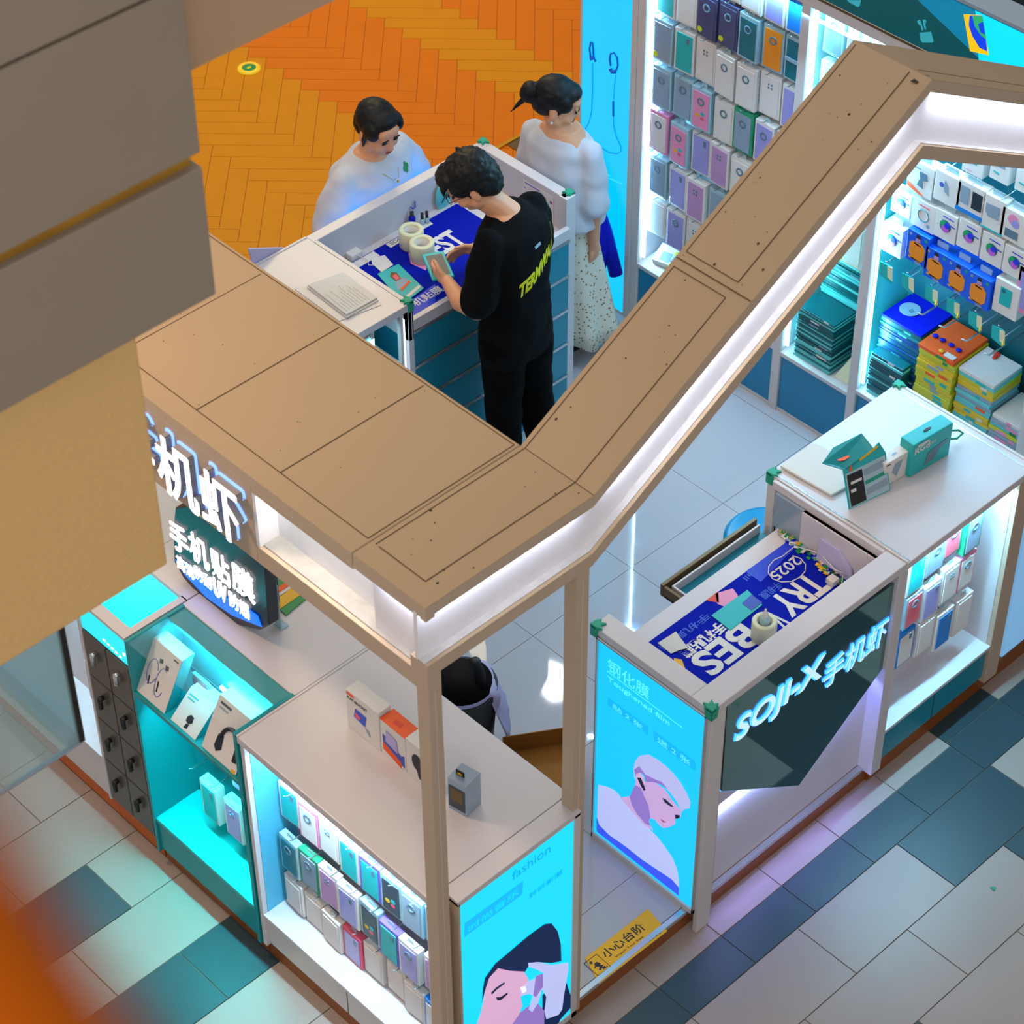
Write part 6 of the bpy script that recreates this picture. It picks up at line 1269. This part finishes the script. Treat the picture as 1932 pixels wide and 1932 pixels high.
hand(b, VL, (.9, .05, 0), (0, 0, 1), (0, -1, 0), 30); hand(b, VR, (-.9, .05, 0), (0, 0, 1), (0, -1, 0), 30)
for s_ in (-1, 1): b.chain([(s_*.09, -.02, .80), (s_*.09, -.02, .45), (s_*.09, -.03, .07)], [.09, .06, .042]); b.chain([(s_*.09, -.03, .04), (s_*.09, .08, .03)], [.038, .03])
fuse(b, .0056, 'body', pw, 'skin', 4); face_bits(pw, HW)
b = LM_(); b.loft([(0, -.015, .70, .215, .165), (0, -.015, .84, .212, .165), (0, -.01, .98, .20, .155), (0, 0, 1.08, .205, .155), (0, 0, 1.165, .195, .135), (0, .01, 1.222, .14, .105), (0, .016, 1.248, .092, .078)])
for S_, E_ in ((AL, FL), (AR, FR)): S_, E_ = Vector(S_), Vector(E_); b.chain([S_+Vector((-.012 if S_.x > 0 else .012, 0, -.012)), S_.lerp(E_, .45), S_.lerp(E_, .92)], [.070, .080, .088])
sh = fuse(b, .009, 'shirt', pw, 'shirt_white', 9, folds=.030)
t_ = LM_()
for k in range(4): a_ = R_(45+90*k); t_.slab(ringpoly((-.085+.013*math.cos(a_+.78), 0, 1.165+.013*math.sin(a_+.78)), X, Z, .0105, .0105, 10), (0, -.001, 0), 'green_print')
on_surface(sh, t_, (0, -1, 0)); t_.build('shirt_print', pw, local=True)
b = LM_(); b.loft([(0, -.02, .72, .18, .145), (0, -.02, .84, .195, .155), (0, -.02, .90, .17, .13)])
for s_ in (-1, 1): b.chain([(s_*.09, -.02, .80), (s_*.09, -.02, .45), (s_*.09, -.03, .08)], [.105, .08, .065])
fuse(b, .011, 'trousers', pw, 'trousers', 5)
b = LM_(); b.ell((0, -.018, .046), (.086, .098, .078), 'skin', seg=22, rings=14); b.ell((0, -.05, .0), (.078, .07, .078), 'skin'); b.ell((0, .022, .082), (.068, .058, .036), 'skin')
for s_ in (-1, 1): b.ell((s_*.064, .028, .045), (.026, .046, .045), 'skin'); b.tube([(s_*.075, .02, .03), (s_*.079, .012, -.02), (s_*.070, .005, -.07)], [.014, .011, .004], 'skin', 8)
b.ell((0, -.10, -.02), (.035, .035, .04), 'skin'); b.xf(0, HW); fuse(b, .005, 'hair', pw, 'hair', 3, folds=.006, tex=CH)
m = LM_(); pts = [(-.062, .075, 1.235), (-.045, .120, 1.20), (-.012, .150, 1.165), (.02, .150, 1.165), (.05, .120, 1.20), (.066, .075, 1.235)]; m.tube(pts, .0014, 'gold', 5); m.ell((.004, .158, 1.155), (.006, .004, .008), 'gold'); m.build('necklace', pw, local=True)
# ---- woman in the flowered skirt
pk = thing('person', 'person with a black hair bun, white blouse and flowered skirt beside the rear booth', 'person', (3.065, 2.60, .1), rz=R_(-80))
HK = headM(Vector((-.012, -.020, 1.305)), -60, 18, 4)
b = LM_(); b.loft([(0, 0, .72, .13, .10), (0, 0, .80, .14, .11), (0, 0, .92, .12, .095), (0, 0, 1.04, .135, .10), (0, 0, 1.13, .13, .09), (0, 0, 1.19, .08, .065)])
b.chain([(0, -.005, 1.15), (-.01, -.015, 1.19), (-.02, -.03, 1.24)], [.052, .046, .046]); head(b, HK, .96)
KL, KR = (-.15, 0, 1.11), (.15, 0, 1.11); QL, QR = (-.17, -.01, .87), (.175, -.01, .87); UL, UR = (-.16, .05, .64), (.175, .0, .635)
for S_, E_, W_2 in ((KL, QL, UL), (KR, QR, UR)): b.chain([S_, E_], [.034, .036]); b.chain([E_, W_2], [.036, .024])
hand(b, UL, (0, .12, -1), (0, 1, 0), (1, 0, 0), 16); hand(b, UR, (0, .06, -1), (0, 1, 0), (-1, 0, 0), 18)
for s_, y_ in ((-1, .03), (1, .10)): b.chain([(s_*.07, 0, .78), (s_*.065, y_*.3, .42), (s_*.055, y_*.5, .07)], [.08, .05, .035]); b.chain([(s_*.055, y_*.5-.02, .038), (s_*.06, y_*.5+.10, .026), (s_*.06, y_*.5+.14, .022)], [.034, .030, .022])
fuse(b, .0054, 'body', pk, 'skin', 4); face_bits(pk, HK)
b = LM_(); b.loft([(.0, 0, .74, .200, .150), (0, 0, .84, .180, .140), (0, 0, .94, .165, .13), (0, 0, 1.04, .16, .12), (0, 0, 1.11, .15, .105), (0, 0, 1.155, .105, .085), (0, 0, 1.172, .078, .066)])
for S_, E_ in ((KL, QL), (KR, QR)): S_, E_ = Vector(S_), Vector(E_); b.chain([S_+Vector((-.008 if S_.x > 0 else .008, 0, -.014)), S_.lerp(E_, .5), S_.lerp(E_, 1.0)], [.058, .062, .072])
fuse(b, .009, 'blouse', pk, 'shirt_white', 8, folds=.022)
b = LM_(); seg = 72; rings = []
vs = []; 
for i in range(10):
    f_ = i/9; z_ = .80-f_*.68; 
    for k in range(seg):
        a_ = 2*math.pi*k/seg; rr_ = (.135+.12*f_)*(1+.09*f_*math.sin(a_*9)+.04*f_*math.sin(a_*4+1)); vs.append((rr_*math.cos(a_), rr_*math.sin(a_)*.82+.03*f_, z_+(.012*math.sin(a_*5) if i == 9 else 0)))
fs = [((i+1)*seg+k, (i+1)*seg+(k+1) % seg, i*seg+(k+1) % seg, i*seg+k) for i in range(9) for k in range(seg)]
fs += [list(range(seg))]
mats_ = MB(); mats_.add(vs, fs, 'skirt', True); o = mats_.build('skirt', pk, local=True); so = o.modifiers.new('s', 'SOLIDIFY'); so.thickness = .003
for s_, y_ in ((-1, .03), (1, .10)):
    b = LM_(); b.loft([(s_*.06, y_*.5+.035, .0, .042, .115), (s_*.06, y_*.5+.035, .016, .042, .115)], 20); k_ = len(b.v); b.ell((s_*.06, y_*.5-.03, .05), (.043, .055, .045), 'skin'); fuse(b, .005, 'sandal', pk, 'sole', 2)
b = LM_(); b.ell((0, -.020, .045), (.080, .095, .080), 'skin', seg=22, rings=14); b.ell((0, -.05, .0), (.070, .065, .070), 'skin'); b.ell((0, .035, .078), (.058, .050, .030), 'skin')
for s_ in (-1, 1): b.ell((s_*.060, .018, .040), (.022, .045, .040), 'skin'); b.tube([(s_*.066, .015, .02), (s_*.068, .014, -.012)], [.012, .005], 'skin', 7)
b.ell((0, -.125, .01), (.044, .042, .050), 'skin'); b.ell((0, -.105, -.0), (.03, .04, .04), 'skin'); b.tube([(0, -.13, -.02), (.0, -.15, -.07), (.01, -.17, -.115)], [.016, .010, .003], 'skin', 8)
b.xf(0, HK); fuse(b, .005, 'hair', pk, 'hair', 3, folds=.006, tex=CH)
m = LM_(); m.ell((.073, .0, -.055), (.006, .006, .007), 'card_white', seg=10, rings=6); m.xf(0, HK); m.build('earring', pk, local=True)
